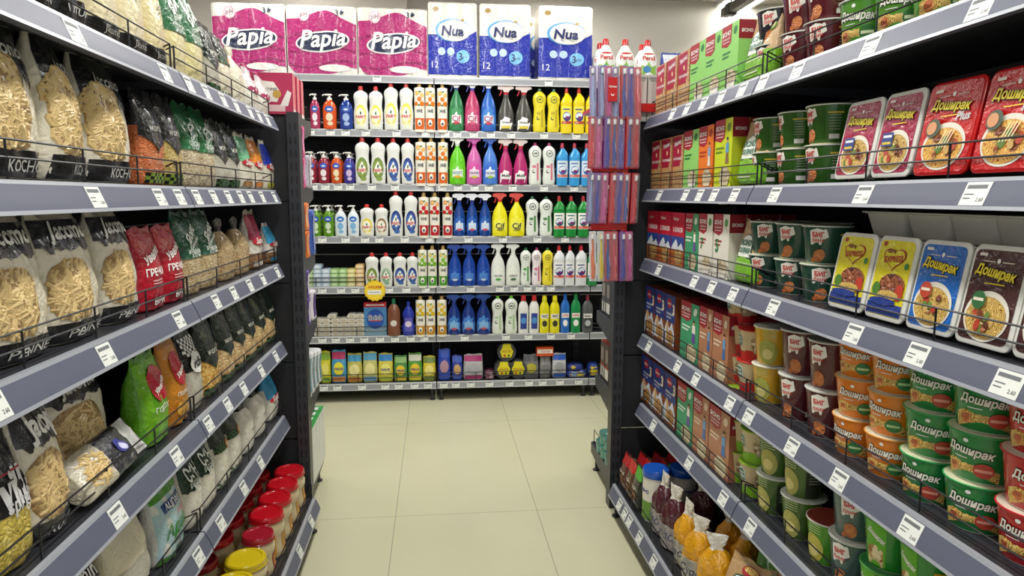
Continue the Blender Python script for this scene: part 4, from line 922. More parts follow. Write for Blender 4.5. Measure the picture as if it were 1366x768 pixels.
# fourth board
back(3, 'p4g', pump('5a8c1c', '2c55b8', 'cfe0c0', .195, .074), [(414, 429), (430.5, 446)], .074, 'green hand soap pump bottle', 'hand soap', 'green hand soaps')
for i, p in enumerate((426, 443)): inst('p4g', None, (Xp(p, YB+.15, 1.2), YB+.15, BZ[3]), 0, f'green hand soap pump in the second row, {("left", "right")[i]}, fourth back shelf', 'hand soap')
back(3, 'p4w', pump('dfe8ee', '1f6ac0', '7fb4dc', .195, .08), [(446.5, 463), (463.5, 479.5)], .08, 'white and blue hand soap pump', 'hand soap', 'white hand soaps')
back(3, 'd4y', dish(.2, .095, 'c8281f', 'e0cc3c', 'f2ecc0'), [(480, 499.5)], .095, 'short white dish soap bottle with yellow label', 'dish soap', None)
back(3, 'd4n', dish(.2, .095, 'c8281f', '8a6a4a', 'e6dfcc'), [(500, 518.5)], .095, 'short white dish soap bottle with brown label', 'dish soap', None)
back(3, 'd3b', None, [(519, 538), (539, 558)], .096, 'tall white dish soap bottle with blue label', 'dish soap', 'blue label dish soaps, fourth shelf')
back(3, 'fr_straw', fruit('c8242c', 'd8604c', '5a8a3c', 'b81f2c', .275, .071), [(558.5, 572.5), (573, 587), (590, 604)], .071, 'strawberry-patterned fruit soap bottle', 'fruit soap', 'strawberry soap bottles')
back(3, 's4b', spray('143f8c', '2a62b8', '', '1d2f7a', 'e2e6ee', '2a3a8c', .265, .086, 'cfe0f4', '1d2f7a', sub='c24a6a'), [(604.5, 621), (621.5, 638), (638.5, 655.5)], .086, 'dark blue spray cleaner with white head', 'spray cleaner', 'dark blue sprays, fourth shelf')
back(3, 's4y', spray('e6e01c', 'f0ec3c', 'Cif', 'd0342c', 'd8544c', 'c02a2c', .27, .105, 'f2ee6a', '20242c', sub='8a8a2c'), [(656, 677.5), (678, 700)], .105, 'yellow cream spray with red neck', 'spray cleaner', 'yellow sprays')
back(3, 'c4', cream('e4eae4', '1f5a3c', '4f8a4c', .255), [(701, 718.5), (719, 737)], .085, 'white cream cleaner with green cap', 'cream cleaner', 'green cap cream cleaners')
back(3, 'b4', bleach('1f8c3c', 'a82c34', 'd8503c', h=.262, swoosh='1f6a6a'), [(737.5, 753), (753.5, 769), (769.5, 785)], .076, 'green bleach bottle with red cap', 'bleach', 'green bleach bottles')
# fifth board
cols = [('b7d49a', 'dcecc8', 'pale green'), ('b9cfe0', 'e2ecf5', 'pale blue'), ('c4d6ea', 'e6eef8', 'light blue'), ('a6d08a', 'd2ecbc', 'green'), ('a6d08a', 'd2ecbc', 'leaf green'), ('e8dc8a', 'f5efc0', 'yellow'), ('eec890', 'f8e2bc', 'peach')]
for c in range(7):
    n = (5, 5, 4, 4, 4, 4, 5)[c]
    for k in range(n):
        z = BZ[4]+.0285*k+.0005; x = Xp(407+11.3*c+5.5, YB+.03, .8)
        inst('soap%d' % (c if c != 4 else 3), soapbar(cols[c][0], cols[c][1]), (x, YB+.022+.003*(k % 2), z), 0, f'{cols[c][2]} wrapped soap bar, {("bottom", "second", "third", "fourth", "topmost")[k] if k < n-1 else "topmost"} of its column on the fifth back shelf', 'soap', 'wrapped coloured soap bars')
back(4, 'd5g', dish(.215, .093, 'c03030', '6f8a3c', '8aa04c'), [(487, 506)], .093, 'short white dish soap bottle with dark green label', 'dish soap', None)
back(4, 'd5p', dish(.215, .093, 'c03030', 'a8c0a4', '8aac8c'), [(506.5, 524)], .093, 'short white dish soap bottle with pale green label', 'dish soap', None)
back(4, 'd5b', dish(.215, .093, 'c03030', '22397f', '3f68b0'), [(524.5, 543), (543.5, 557)], .093, 'short white dish soap bottle with navy label', 'dish soap', 'navy label dish soaps')
back(4, 'fr_green', fruit('7cb82c', '9ccc4c', '3f7a2c', '4a9a2c', .26, .068), [(557.5, 570), (570.5, 583), (585, 597.5)], .068, 'lime-patterned fruit soap bottle', 'fruit soap', 'lime soap bottles')
back(4, 's5b', spray('16409c', '1d4cae', '', '1a3f94', '24489c', '1a3f94', .262, .088, '4a80d0', 'f2f2f2', sub='b8cce8'), [(597.5, 616), (616.5, 635), (635.5, 654)], .088, 'royal blue spray cleaner', 'spray cleaner', 'royal blue sprays')
back(4, 's5g', spray('e2e6e0', 'e8ece4', 'GLOSS', 'dfe3de', 'e2e6e2', 'dfe3de', .265, .1, 'f2f4ee', '2a5a3c', sub='4aa83c'), [(654.5, 674)], .1, 'white spray bottle with green base label', 'spray cleaner', None)
back(4, 's5a', spray('dfe3dc', 'e8ece4', 'AZELIT', 'dfe3de', 'e2e6e2', 'dfe3de', .265, .1, 'f0f2ec', '2a3a3c', sub='3a6a3c'), [(674.5, 694)], .1, 'white grease remover spray bottle', 'spray cleaner', None)
for key, c1, c2, c3, s_, ds in (('c5g', 'e4eae4', '1f6a3c', '4f9a4c', (694, 708), 'green'), ('c5p', 'ece4e8', 'a82c6c', 'd0688c', (709, 722), 'pink'), ('c5y', 'ecdc3c', '2c6a3c', 'c9b41c', (723, 737), 'dark')):
    back(4, key, cream(c1, c2, c3, .245, .072), [s_], .066, ('yellow' if ds == 'dark' else 'white')+f' cream cleaner with {ds} cap', 'cream cleaner', None)
back(4, 'b5', bleach('dfe2e6', 'c02a34', 'd8504c', h=.262, swoosh='2a3f8f'), [(737.5, 752.5), (753, 766), (767, 782)], .074, 'white bleach bottle with red cap', 'bleach', 'white bleach bottles')
back(4, 'b5g', bleach('2c8a4c', '1f3c8c', '2a6ab8', h=.255, swoosh='c8342c'), [(783, 796)], .07, 'green and white cleaner bottle at the end', 'cleaner', None)
def badge():
    t = empty('sale_badge'); g = MB(); n = 48; pts = [((.066+.004*math.cos(k*2*PI/n*14))*math.cos(k*2*PI/n), (.066+.004*math.cos(k*2*PI/n*14))*math.sin(k*2*PI/n)) for k in range(n)]
    g.prism(pts, -.001, .001, mat('f2c81c', .4)); g.obj('card', t, False); g = MB(); F = flat(-.0012)
    g.disc(0, 0, .058, .058, mat('f8d83a', .4), F, .0004, 32); g.text('АКЦИЯ', 0, .022, .085, mat('c8401c', .4), F, .001, bold=.03, h=.02); g.rect(-.045, .04, -.024, .004, WHITE, F, .001); g.rect(-.038, .03, -.012, -.008, tag_bars, F, .0014); g.obj('print', t, False); return t
inst('badge', badge, (Xp(500, YB-.012, .74), YB-.012, .737), 0, 'round yellow scalloped sale badge on the fifth back shelf price rail', 'sale badge')
# sixth board
ws = 0
for c in range(6):
    n = 4 if c < 2 else 5; px = (424.5, 435.5, 447.5, 458.5, 469.5, 480.5)[c]; top_extra = c in (2, 4, 5)
    for k in range(n+(1 if top_extra else 0)-(1 if c > 1 else 0)):
        nn = n+(1 if top_extra else 0)-(1 if c > 1 else 0)
        inst('wsoap', soapbar('dcd9cc', 'c2b8a4'), (Xp(px, YB+.03, .5)-(.02 if (c == 2 and k == nn-1) else 0), YB+.022+.002*(k % 2), BZ[5]+.0285*k+.0005), 0,
             f'white wrapped soap bar, {("bottom", "second", "third", "fourth", "fifth", "sixth")[k] if k < nn-1 else "topmost"} in the {ORD[c+1]} column, sixth back shelf', 'soap', 'white soap bars')
def art_finish(g, F, w_, h):
    W = w_/2; g.rect(-W, W, h*.86, h, mat('b81f2c', .4), F, .0005); g.rect(-W*.8, W*.8, h*.91, h*.94, WHITE, F, .001); g.rect(-W, W, 0, h*.28, mat('7fa4bc', .4), F, .0005)
    g.disc(0, h*.5, W*.78, h*.3, mat('1f4fa8', .4), F, .001, 30); g.text('finish', 0, h*.55, w_*.66, WHITE, F, .0025, bold=.05); g.text('finish', 0, h*.55, w_*.64, mat('16306c', .4), F, .003, bold=.01); g.rect(-W*.5, W*.5, h*.43, h*.46, mat('c03a44', .4), F, .0018); g.rect(-W*.85, W*.85, h*.12, h*.17, mat('c9d8e2', .4), F, .001)
back(5, 'finish', carton(.152, .215, .07, '4a86bc', '3a74ac', art_finish, 'b81f2c', 'dishwasher_tablet_box'), [(485.5, 516)], .152, 'blue dishwasher tablet box with red top', 'tablet box', None)
back(5, 'brown', plain('cleaner_bottle', '7a4a34', '1f6a4a', '7a4a34', .24, .085, tc='d8d4c8', capr=.3), [(516.5, 534.5)], .085, 'brown liquid soap bottle with green cap', 'liquid soap', None)
back(5, 'bluec', plain('cleaner_bottle', '2434a0', '1c2f8c', '5a5ab8', .22, .09, 'waist', tc='d8c8dc', capr=.3), [(536, 554)], .09, 'violet blue waisted bottle beside the brown one', 'floor cleaner', None)
back(5, 'fr_lemon', fruit('dcb81c', 'e8cc3c', '6f9a3c', 'c08a1c', .255, .068), [(554.5, 567.5), (568, 581), (583, 596)], .068, 'lemon-patterned fruit soap bottle', 'fruit soap', 'lemon soap bottles')
back(5, 's6b', spray('14307c', '3f7cc8', '', '16327c', '1d3f8c', '16327c', .258, .09, '7fb0e0', 'f2f2f2', sub='b84a5a'), [(596.5, 615), (615.5, 634.5), (635, 655)], .09, 'navy blue spray cleaner with oval label', 'spray cleaner', 'navy sprays')
back(5, 'w6', cream('dfe5dc', '5fb82c', 'a8c49a', .25, .085, 'Bio'), [(655.5, 672), (673, 690.5)], .085, 'white bottle with lime green cap', 'cleaner', 'lime cap bottles')
back(5, 'w6r', plain('cleaner_bottle', 'e6e6e2', 'b8282c', '27408f', .255, .074, tc='4f8fd0', capr=.5), [(691, 705), (705.5, 719)], .07, 'white bottle with red cap and blue label', 'cleaner', 'red cap bottles')
back(5, 'y6', plain('cleaner_bottle', 'e2d81c', 'e2d81c', 'e8e03c', .25, .074, tc='3a3a2c', txt='WC', capr=.5), [(719.5, 732.5), (733, 746.5)], .07, 'yellow drain cleaner bottle', 'cleaner', 'yellow drain cleaners')
def hypo(c, cap): return plain('cleaner_bottle', c, cap, c, .26, .078, txt='HYPO', tc='f4f4f4', capr=.4)
back(5, 'hy1', hypo('2a6ac0', '1f5ab0'), [(747, 760)], .076, 'blue hypochlorite bottle with red lettering', 'bleach', None)
back(5, 'hy2', hypo('1f8a4c', '1a7a3c'), [(760.5, 774.5)], .076, 'green hypochlorite bottle with red lettering', 'bleach', None)
back(5, 'sant', plain('cleaner_bottle', '5a5c60', '8a2438', '3a3c42', .25, .08, tc='b8bcc0', txt='Sanfor', capr=.3), [(775.5, 791)], .08, 'grey limescale remover bottle at the end', 'cleaner', None)
# bottom board: sponges, cloths, scourers
def softpack(name, c1, c2, c3, w_, h, d=.05, txt=None, seed=0, lower=None):
    def art(g, F, w__, h_):
        g.rect(-w_*.44, w_*.44, h*.74, h*.95, mat(c2, .4), F, .0012, 8, 2); g.disc(0, h*.45, w_*.34, h*.2, mat(c3, .4), F, .0012, 20)
        if txt: g.text(txt, 0, h*.45, w_*.6, mat('1f2f8c' if c3 != '1f2f8c' else 'f4f4f4', .4), F, .003, bold=.03, rot=PI/2 if h > w_*1.3 and len(txt) > 5 else 0)
        g.rect(-w_*.42, w_*.42, h*.05, h*.2, mat(lower or c2, .4), F, .0012, 8, 2)
    return bag(name, w_, h, d, [(1, film(c1, .5))], art, n=3.4, seed=seed, segs=24, amp=.0025)
SP = [(408, 426, 'e0b41c', '2a4fa8', 'f2dc6a', 'yellow and blue sponge pack at the left end'), (426.5, 441, 'd8d02c', '8fb83c', 'e8e070', 'green and yellow sponge pack'), (441.5, 462, '4a9cc8', 'c03a6c', 'e8dc3c', 'pink and yellow cloth pack'), (462.5, 483, 'c9c05c', '3f9ccc', 'e8e09a', 'pale yellow sponge pack with blue top'), (483.5, 503.5, 'c9c87c', '5aa8d0', 'e8e09a', 'second pale sponge pack with blue top'), (504, 524.5, 'e0d24c', '2f8ad0', 'f0e67a', 'yellow cloth pack with round label'), (525, 543.5, '4f8f4c', '8fb86c', 'e8c82c', 'green sponge pack with yellow label'), (544, 563.5, '5a9c3c', 'd8d8c8', 'e8c82c', 'green scourer pack with pale top'), (564, 581.5, 'e0cc3c', '6f8a3c', 'ecdf7c', 'yellow sponge pack at the bay joint')]
hs = [.2, .21, .215, .19, .2, .19, .17, .185, .165]
for i, (a, b, c1, c2, c3, ds) in enumerate(SP):
    back(6, 'sp7%d' % i, softpack('sponge_pack', c1, c2, c3, (b-a)/204, hs[i], .055, (None, None, 'HALGI', None, None, 'HALGI', 'HALGI', 'HALGI', None)[i], i, (None, None, 'd88a3c', 'c87c2c', '6a9cc8', 'b8c83c', 'd8c02c', 'e0d02c', None)[i]), [(a, b)], (b-a)/204, ds, 'sponges', None, d=.03)
for i, (a, b, c1, c2, c3, h, ds) in enumerate([(584, 601.5, '2444b0', '2c54c8', 'b08a9c', .21, 'tall blue sponge bag'), (602.5, 617.5, '2a3c9c', '3a5ac0', 'c8a06c', .165, 'short blue sponge bag'), (618, 645, 'b8b8ba', 'b02070', 'a9a9ad', .17, 'silver scourer bag with magenta top'), (698, 719.5, '77787a', '55565a', 'b8ac3c', .16, 'grey bag of steel scourers'), (720.5, 736, '8c8c8a', '6a6a6a', '77777a', .15, 'clear strip of grey scourers'), (737, 756.5, 'c3c4c8', '1f5ac0', '9c9ca2', .165, 'silver cloth bag with blue top')]):
    back(6, 'sr%d' % i, softpack('scourer_bag', c1, c2, c3, (b-a)/204, h, .06, None, i+4), [(a, b)], (b-a)/204, ds, 'scourers', None, d=.035)
back(6, 'or', carton(.11, .06, .05, 'd8501c', 'b8401c', lambda g, F, w_, h: (g.rect(-.05, .05, .018, .045, mat('f0e8dc', .4), F), g.text('Лаге', 0, .032, .06, mat('b02a1c', .4), F, .001)), name='scourer_carton'), [(716, 739)], .11, 'orange and white carton lying on the scourer strips', 'scourer box', None, d=.01, lift=.152)
def disc_pack():
    t = empty('scourer_disc'); g = MB(); g.prism([(.062*math.cos(q*PI/14), .066+.062*math.sin(q*PI/14)) for q in range(28)], 0, .075, mat('44464a', .6, 0, .8, 90)); g.obj('scourer', t)
    g = MB(); F = flat(0); g.blob([(-.025, .12), (.025, .12), (.03, .095), (.044, .07), (.03, .03), (-.03, .03), (-.044, .07), (-.03, .095)], mat('e8dc1c', .4), F, .001, 2); g.text('МАЛИ', 0, .07, .06, mat('c87c3c', .4), F, .002, bold=.02); g.disc(-.014, .042, .008, .008, mat('c03a1c', .4), F, .002, 10); g.disc(.014, .042, .008, .008, mat('3a5a1c', .4), F, .002, 10); g.obj('label', t); return t
for i, (p, lz, ds) in enumerate(((672, 0, 'lower left'), (691, 0, 'lower right'), (676, .118, 'top'))):
    inst('dscr', disc_pack, (Xp(p, YB+.03, .2), YB+.025+(.01 if i == 2 else 0), BZ[6]+lz), 0, f'round grey scourer with yellow label, {ds} of the pile of three', 'scourer', 'round scourers')
def flatbag(c1, c2, c3, w_, h, d):
    return lambda: (lambda t: (lambda P: (P[0].obj('bag', t), P[1].obj('print', t), t)[2])(_flat(c1, c2, c3, w_, h, d)))(empty('cloth_pack'))
def _flat(c1, c2, c3, w_, h, d):
    g = MB(); pr = smooth_prof([(0, w_*.46, d*.44), (h*.3, w_*.5, d*.5), (h*.7, w_*.48, d*.48), (h, w_*.36, d*.36)]); g.loft(pr, film(c1, .9), 3.4, 24)
    B = Body(pr, 3.4); q = MB(); q.rect(-w_*.4, w_*.4, h*.15, h*.8, mat(c2, .4), B.front, .001, 8, 2); q.disc(-w_*.15, h*.5, w_*.14, h*.3, mat(c3, .4), B.front, .002, 12); return g, q
for i, (a, b, c1, c2, c3, h, lz, ds) in enumerate([(646, 661, '5a2438', 'b8a8b0', '7a2a4c', .06, 0, 'flat dark magenta cloth pack on the board'), (757, 784, '2a4cb0', 'd8c83c', '8aa8e0', .05, 0, 'lower blue and yellow cloth pack'), (757, 780, '1f2f6a', '2a3f9c', 'c8b03c', .04, .051, 'upper dark blue cloth pack'), (785, 800, '27408f', 'e0c81c', 'e8d83c', .09, 0, 'blue bag with yellow flower at the end')]):
    back(6, 'fb%d' % i, flatbag(c1, c2, c3, (b-a)/204, h, .1), [(a, b)], (b-a)/204, ds, 'cloths', None, d=.052, lift=lz)

# ------------------------------------------------------------------ right rack stock (faces -x)
XF = .864
def right(lv, key, build, spans, w_, desc, cat, group, depth=0, X=None, dz=0, rows=0, rowd=.05, tilt=0, rmin=.8, rmax=1.15, rotc=None, dx=0, mention=None):
    n = len(spans); z = RZ[lv]+.0008+dz; X = X or (XF if lv < 5 else XF-.107)
    for i, (a, b) in enumerate(spans):
        y0, y1 = Yp(a, X, z+.08), Yp(b, X, z+.08); s_ = min(rmax, max(rmin, (y0-y1-.003)/w_)); y = (y0+y1)/2
        wh = mention or f'{SH[lv] if lv < 5 else "bottom"} right shelf'
        for r_ in range(rows+1):
            lab = f'{desc}, {order(i, n)}, {wh}' if n > 1 else f'{desc}, {wh}'
            if r_: lab = f'{desc} {("", "second", "third", "fourth")[r_]} row deep, {order(i, n)+", " if n > 1 else ""}{wh}'
            inst(key, build, (X+dx+r_*rowd, y, z), -PI/2, lab, cat, group, (s_, 1, 1), tilt)
def C_(*a, **k): return carton(*a, **k)
def edge_red(g, F, d, h):
    g.rect(0, d, h*.72, h, mat('8c1a28', .4), F, .0005); g.text('ЯСНО', d*.5, h*.84, d*.7, WHITE, lambda u, z, e=0: F(u, z, e), .001, bold=.03) if d > .04 else None
UVH = .182
right(0, 'uv', C_(.118, .186, .045, 'c9985e', 'a3183a', art_uv), [(875, 888.5), (889, 903.5), (904, 920)], .118, 'dark red buckwheat carton', 'cereal carton', 'dark red cartons, top shelf', rows=1)
for key, pers, sp, ds in (('gy', None, [(920.5, 940)], 'light green berry cereal carton'), ('gy2', None, [(940.5, 961.5), (962, 984)], 'light green nut cereal carton')):
    right(0, key, C_(.125, .188, .05, '8fd06c', '8fd06c', art_yasno('8fd06c', '2f7a3c', pers), '8c1a28', edge=edge_red), sp, .12, ds, 'cereal carton', 'light green cartons, top shelf', rows=2 if key == 'gy2' else 1, rowd=.052)
def pouch(main, low, seed=1): return bag('soup_pouch', .16, .178, .05, [(.4, film(low, .3)), (1, film(main, .3))], lambda g, F, w_, h: pouch_art(main, low, g, F, w_, h), n=3, seed=seed, amp=.002)
PX = (XF+.03)
right(0, 'pou', pouch('c9ab84', '7ab82c'), [(985, 1022)], .16, 'kraft soup pouch with green base', 'soup pouch', None, X=XF, dx=.03, tilt=-.1, dz=.003)
right(1, 'uv', None, [(869, 882), (882.5, 896.5), (897, 911.5)], .118, 'dark red buckwheat carton', 'cereal carton', 'dark red cartons, second shelf', rows=1)
right(1, 'gy3', C_(.125, .192, .05, '8fd06c', '8fd06c', art_yasno('8fd06c', '2f7a3c', None), '8c1a28', edge=edge_red), [(912, 931)], .12, 'light green chestnut cereal carton', 'cereal carton', None, rows=1)
right(1, 'oy', C_(.12, .194, .05, 'e8781c', 'c8601c', art_yasno('e8781c', 'b03c1c', ('5a3424', '7fa4c8', 'e8e0d0')), '8c1a28', edge=edge_red), [(931.5, 951)], .12, 'orange cereal carton with a figure', 'cereal carton', None, rows=1)
right(1, 'ly', C_(.125, .2, .05, 'c9d81c', 'a8b81c', art_yasno('c9d81c', '6a8a1c', ('3a2c24', '5a9ccc', '8a6a4c')), '8c1a28', edge=edge_red), [(953, 976)], .125, 'lime yellow cereal carton with a figure', 'cereal carton', None, rows=3, rowd=.052)
right(1, 'pou', None, [(977, 1012)], .16, 'kraft soup pouch with green base', 'soup pouch', None, X=XF, dx=.03, tilt=-.1, dz=.003)
right(2, 'uv5', C_(.13, .19, .045, '2b4a96', 'a3183a', art_five, 'b01c34'), [(863.5, 878.5), (879, 895), (895.5, 912.5)], .13, 'red and blue five-grain carton', 'cereal carton', 'five-grain cartons', rows=1)
right(2, 'gw', C_(.12, .19, .05, '3c9c6c', '2c8c5c', art_yasno('3c9c6c', 'd8e8d8', ('4a2c24', 'efe8dc', '6a4a9c')), '8c1a28', edge=edge_red), [(913.5, 931)], .12, 'sea green cereal carton with a figure', 'cereal carton', None, rows=1)
right(2, 'w7', C_(.118, .192, .05, 'e8e4d8', 'd8d4c8', art_yasno('e8e4d8', '4f9a4c', None, '7'), '8c1a28', edge=edge_red), [(931.5, 950)], .12, 'white cereal carton printed seven', 'cereal carton', None, rows=1)
right(2, 'w5', C_(.118, .194, .05, 'e8e4d8', 'd8d4c8', art_yasno('e8e4d8', '4f9a4c', None, '5'), '8c1a28', edge=edge_red), [(951, 972)], .12, 'white cereal carton printed five', 'cereal carton', None, rows=3, rowd=.052)
right(2, 'pou', None, [(973, 1006)], .16, 'kraft soup pouch with green base', 'soup pouch', None, X=XF, dx=.03, tilt=-.1, dz=.003)
right(3, 'ub', C_(.12, .198, .045, '8a4a24', '7a3a1c', art_blue, '6a2c14'), [(860.5, 872.5), (873, 886), (886.5, 900), (900.5, 907)][:3], .12, 'navy blue three-grain carton', 'cereal carton', 'three-grain cartons, fourth shelf', rows=3, rowd=.047)
right(3, 'ge', C_(.16, .2, .05, '3c9c6c', '2c7c4c', art_yasno('3c9c6c', 'd8e8d8', ('4a2c24', 'efe8dc', '6a4a9c')), '8c1a28', edge=edge_red), [(907.5, 931.5)], .16, 'wide sea green porridge carton', 'cereal carton', None, rows=3, rowd=.052)
BRC = C_(.135, .205, .05, 'b07858', '9a6448', art_yasno('b07858', 'e0c8b0', ('5a3424', '6a9cc8', '3a6aa8')), '8c1a28', edge=edge_red)
right(3, 'br', BRC, [(932, 949.5), (950, 971)], .135, 'brown porridge carton with a figure', 'cereal carton', 'brown cartons, fourth shelf', rows=3, rowd=.052)
right(4, 'ub', None, [(855.5, 869.5), (870, 885), (885.5, 901)], .12, 'navy blue three-grain carton', 'cereal carton', 'three-grain cartons, fifth shelf', rows=4-1, rowd=.047)
right(4, 'ge', None, [(903, 923.5)], .16, 'sea green porridge carton', 'cereal carton', None, rows=3, rowd=.052)
right(4, 'br', None, [(924, 944.5), (945, 972)], .135, 'brown porridge carton with a figure', 'cereal carton', 'brown cartons, fifth shelf', rows=3, rowd=.052, rmax=1.25)
# cups: columns given by the pixel of their middle, the row in (0 front, 1 behind) and the stack height
def cups(lv, key, build, cols, desc, group, h=.09, r=.058, rot=.75, where=None, dzs=None):
    z0 = RZ[lv]+.0008; tot = len(cols)
    for i, c in enumerate(cols):
        px, row, n = c[:3]; X = XF+r+.002+row*(2*r+.004); y = Yp(px, X, z0+.06)
        for k in range(n):
            pos = (('lower', 'upper') if n == 2 else ('lowest', 'middle', 'top') if n == 3 else ('',))[k] if n > 1 else ''
            o_ = order(i, tot, 'farthest', 'nearest', 'far end')+(' stacks' if tot == 2 else '') if tot > 1 else ''
            lab = f'{desc}{", "+pos if pos else ""}{", "+o_ if o_ else ""}, {SH[lv]} right shelf'
            inst(key, build, (X, y, z0+k*(h+.0008)), -PI/2+rot+.2*((i*7+k*3) % 5-2)*.5, lab, 'noodle cup', group)
cups(0, 'cb', cup('26262c', k_big(FRY)), [(1036, 0, 2)], 'black noodle cup', 'black noodle cups')
cups(0, 'cr', cup('5c1624', k_big(FRY)), [(1072, 0, 2), (1106, 0, 2)], 'dark red noodle cup', 'dark red cups, top shelf')
cups(0, 'dk', cup('4f8f2c', k_dosh('2f6a2c', 'd8e0b8', 'e0c81c'), .1, .06, 'e0d8a0'), [(1158, 0, 2), (1208, 0, 2), (1262, 0, 2), (1325, 0, 2)], 'green noodle cup', 'green noodle cups, top shelf', .1, .06)
cups(1, 'cg', cup('2f5c1c', k_big(FRU, backc='1f2c14'), lidc='c8c890'), [(1031, 0, 2), (1066, 0, 2), (1106, 0, 2), (1075, 1, 2), (1112, 1, 2), (1160, 1, 2)], 'olive green noodle cup', 'olive green cups', rot=.2)
cups(2, 'ct', cup('1f4a3c', k_big(FRU, backc='14241e', extra='b5602c'), lidc='c8d0b0'), [(1026, 0, 2), (1063, 0, 2), (1100, 0, 2), (1062, 1, 2), (1104, 1, 2)], 'dark teal noodle cup', 'dark teal cups', rot=.9)
cups(3, 'cy', cup('c9b48c', k_yasno('b81f1c'), .092, .055, 'b81f1c', 'soup_cup', 'c02a20'), [(989, 0, 3), (1008, 0, 2)], 'kraft soup cup with red base', 'red kraft soup cups', .092, .055, .35)
cups(3, 'cyl', cup('d0a01c', k_potato('b8901c', 'a8a850'), .105, .056, 'e0ddd0', 'potato_cup', 'e4dfc8'), [(1030, 0, 2)], 'mustard yellow potato cup', 'yellow potato cups', .105, .056)
cups(3, 'cdr', cup('541a22', k_big(FRY, backc='2c1014'), .115, .057), [(1068, 0, 2), (1106, 0, 2)], 'maroon noodle cup', 'maroon cups', .115, .057, .8)
CO = cup('dc7a14', k_dosh('2f7a3c', 'b8d89c', 'e0b81c'), .086, .056, 'd8ccb0', 'noodle_cup', 'e0902c')
cups(3, 'co', CO, [(1146, 0, 3), (1192, 0, 3)], 'orange noodle cup', 'orange noodle cups', .086, .056, .62)
cups(3, 'cgd', cup('14803c', k_dosh('b84030', 'e8a08c', 'd8c81c'), .086, .058, 'd0d4b0', 'noodle_cup', '2c9c54'), [(1245, 0, 3), (1308, 0, 3)], 'emerald noodle cup', 'emerald noodle cups', .086, .058, .62)
cups(3, 'crd', cup('b81822', k_dosh('7a1a20', 'e8b08c', 'd8a81c'), .086, .058, 'd8c8b8', 'noodle_cup', 'c83038'), [(1385, 0, 3), (1480, 0, 3)], 'bright red noodle cup', 'bright red cups', .086, .058, .62)
cups(4, 'cyg', cup('c9b48c', k_yasno('7ab01c'), .098, .055, '8ab82c', 'soup_cup', 'a0c03c'), [(990, 0, 3), (1011, 0, 2)], 'kraft soup cup with lime base', 'lime kraft soup cups', .098, .055, .35)
cups(4, 'cpo', cup('4a6a24', k_potato('26301c', 'b0ac5c'), .108, .056, 'd0d4cc', 'potato_cup'), [(1036, 0, 2), (1071, 0, 2)], 'dark green potato cup', 'green potato cups', .108, .056, .5)
cups(4, 'cpl', cup('4f9a1c', k_potato('3a5c1c', 'b8b04c'), .105, .055, '8a3a30', 'potato_cup'), [(1107, 0, 1)], 'light green potato cup with open lid', None, .105, .055, .5)
cups(4, 'cte', cup('44605c', k_big(FRU, backc='2c3c38'), .11, .057), [(1140, 0, 2)], 'grey green noodle cup', 'grey green cups', .11, .057, .8)
cups(4, 'ctl', cup('2f8a34', k_tall, .105, .057, '3c8c4c', 'noodle_cup', '5aa84c'), [(1185, 0, 2), (1236, 0, 2), (1300, 0, 2)], 'bright green noodle cup', 'bright green cups', .105, .057, .45)
# trays leaning on the shelf
def trays(lv, rows_):
    z = RZ[lv]+.0008
    for key, fn, a, b, lab in rows_:
        y0, y1 = Yp(a, XF+.02, z+.08), Yp(b, XF+.02, z+.08)
        inst(key, fn, (XF+.003, (y0+y1)/2, z+.0075), -PI/2, lab, 'noodle tray', 'noodle trays', (max(.85, min(1.1, (y0-y1-.003)/.135)), 1, 1), -.17)
trm = tray('a01c44', 'tray', t_dosh('24408a', blue=True)); trp = tray('c3141a', 'tray', t_dosh('', plus=True), red=True)
trays(1, [('trm', trm, 1122, 1171, 'white tray of noodles with crimson film, left of two on the second right shelf'), ('trm', None, 1172, 1226, 'white tray of noodles with crimson film, right of two on the second right shelf'),
          ('trp', trp, 1229, 1305, 'red noodle tray lettered plus, left of two on the second right shelf'), ('trp', None, 1307, 1400, 'red noodle tray lettered plus, right one at the picture edge')])
tre = tray('e2d62a', 'tray', t_express)
trays(2, [('tre', tre, 1113, 1162, 'white tray with yellow film, left of two on the third right shelf'), ('tre', None, 1163, 1217, 'white tray with yellow film, right of two on the third right shelf'),
          ('trb', tray('1f6ac0', 'tray', t_dosh('b8442c')), 1219, 1285, 'white noodle tray with bright blue film'), ('trn', tray('4a2c2c', 'tray', t_dosh('2f6a3c')), 1288, 1362, 'white noodle tray with dark brown film'), ('trn', None, 1366, 1460, 'second brown film noodle tray, cut off by the picture edge')])
def flat_tray():
    t = empty('noodle_tray'); g = MB(); rings = []
    for a, b, z in ((.052, .066, 0), (.062, .078, .048), (.07, .086, .05), (.07, .086, .053)):
        st = len(g.v); c = .016
        g.v += [(sx*(a-c+c*math.cos(q)), sz*(b-c+c*math.sin(q)), z) for sx, sz, qs in ((1, 1, (0, .5, 1, PI/2)), (-1, 1, (PI/2, 1, .5, 0)), (-1, -1, (0, .5, 1, PI/2)), (1, -1, (PI/2, 1, .5, 0))) for q in qs]; rings.append(list(range(st, st+16)))
    g.bridge(rings, [mat('d4d4ce', .4)]*3, mat('d4d4ce', .4)); g.obj('tray', t); return t
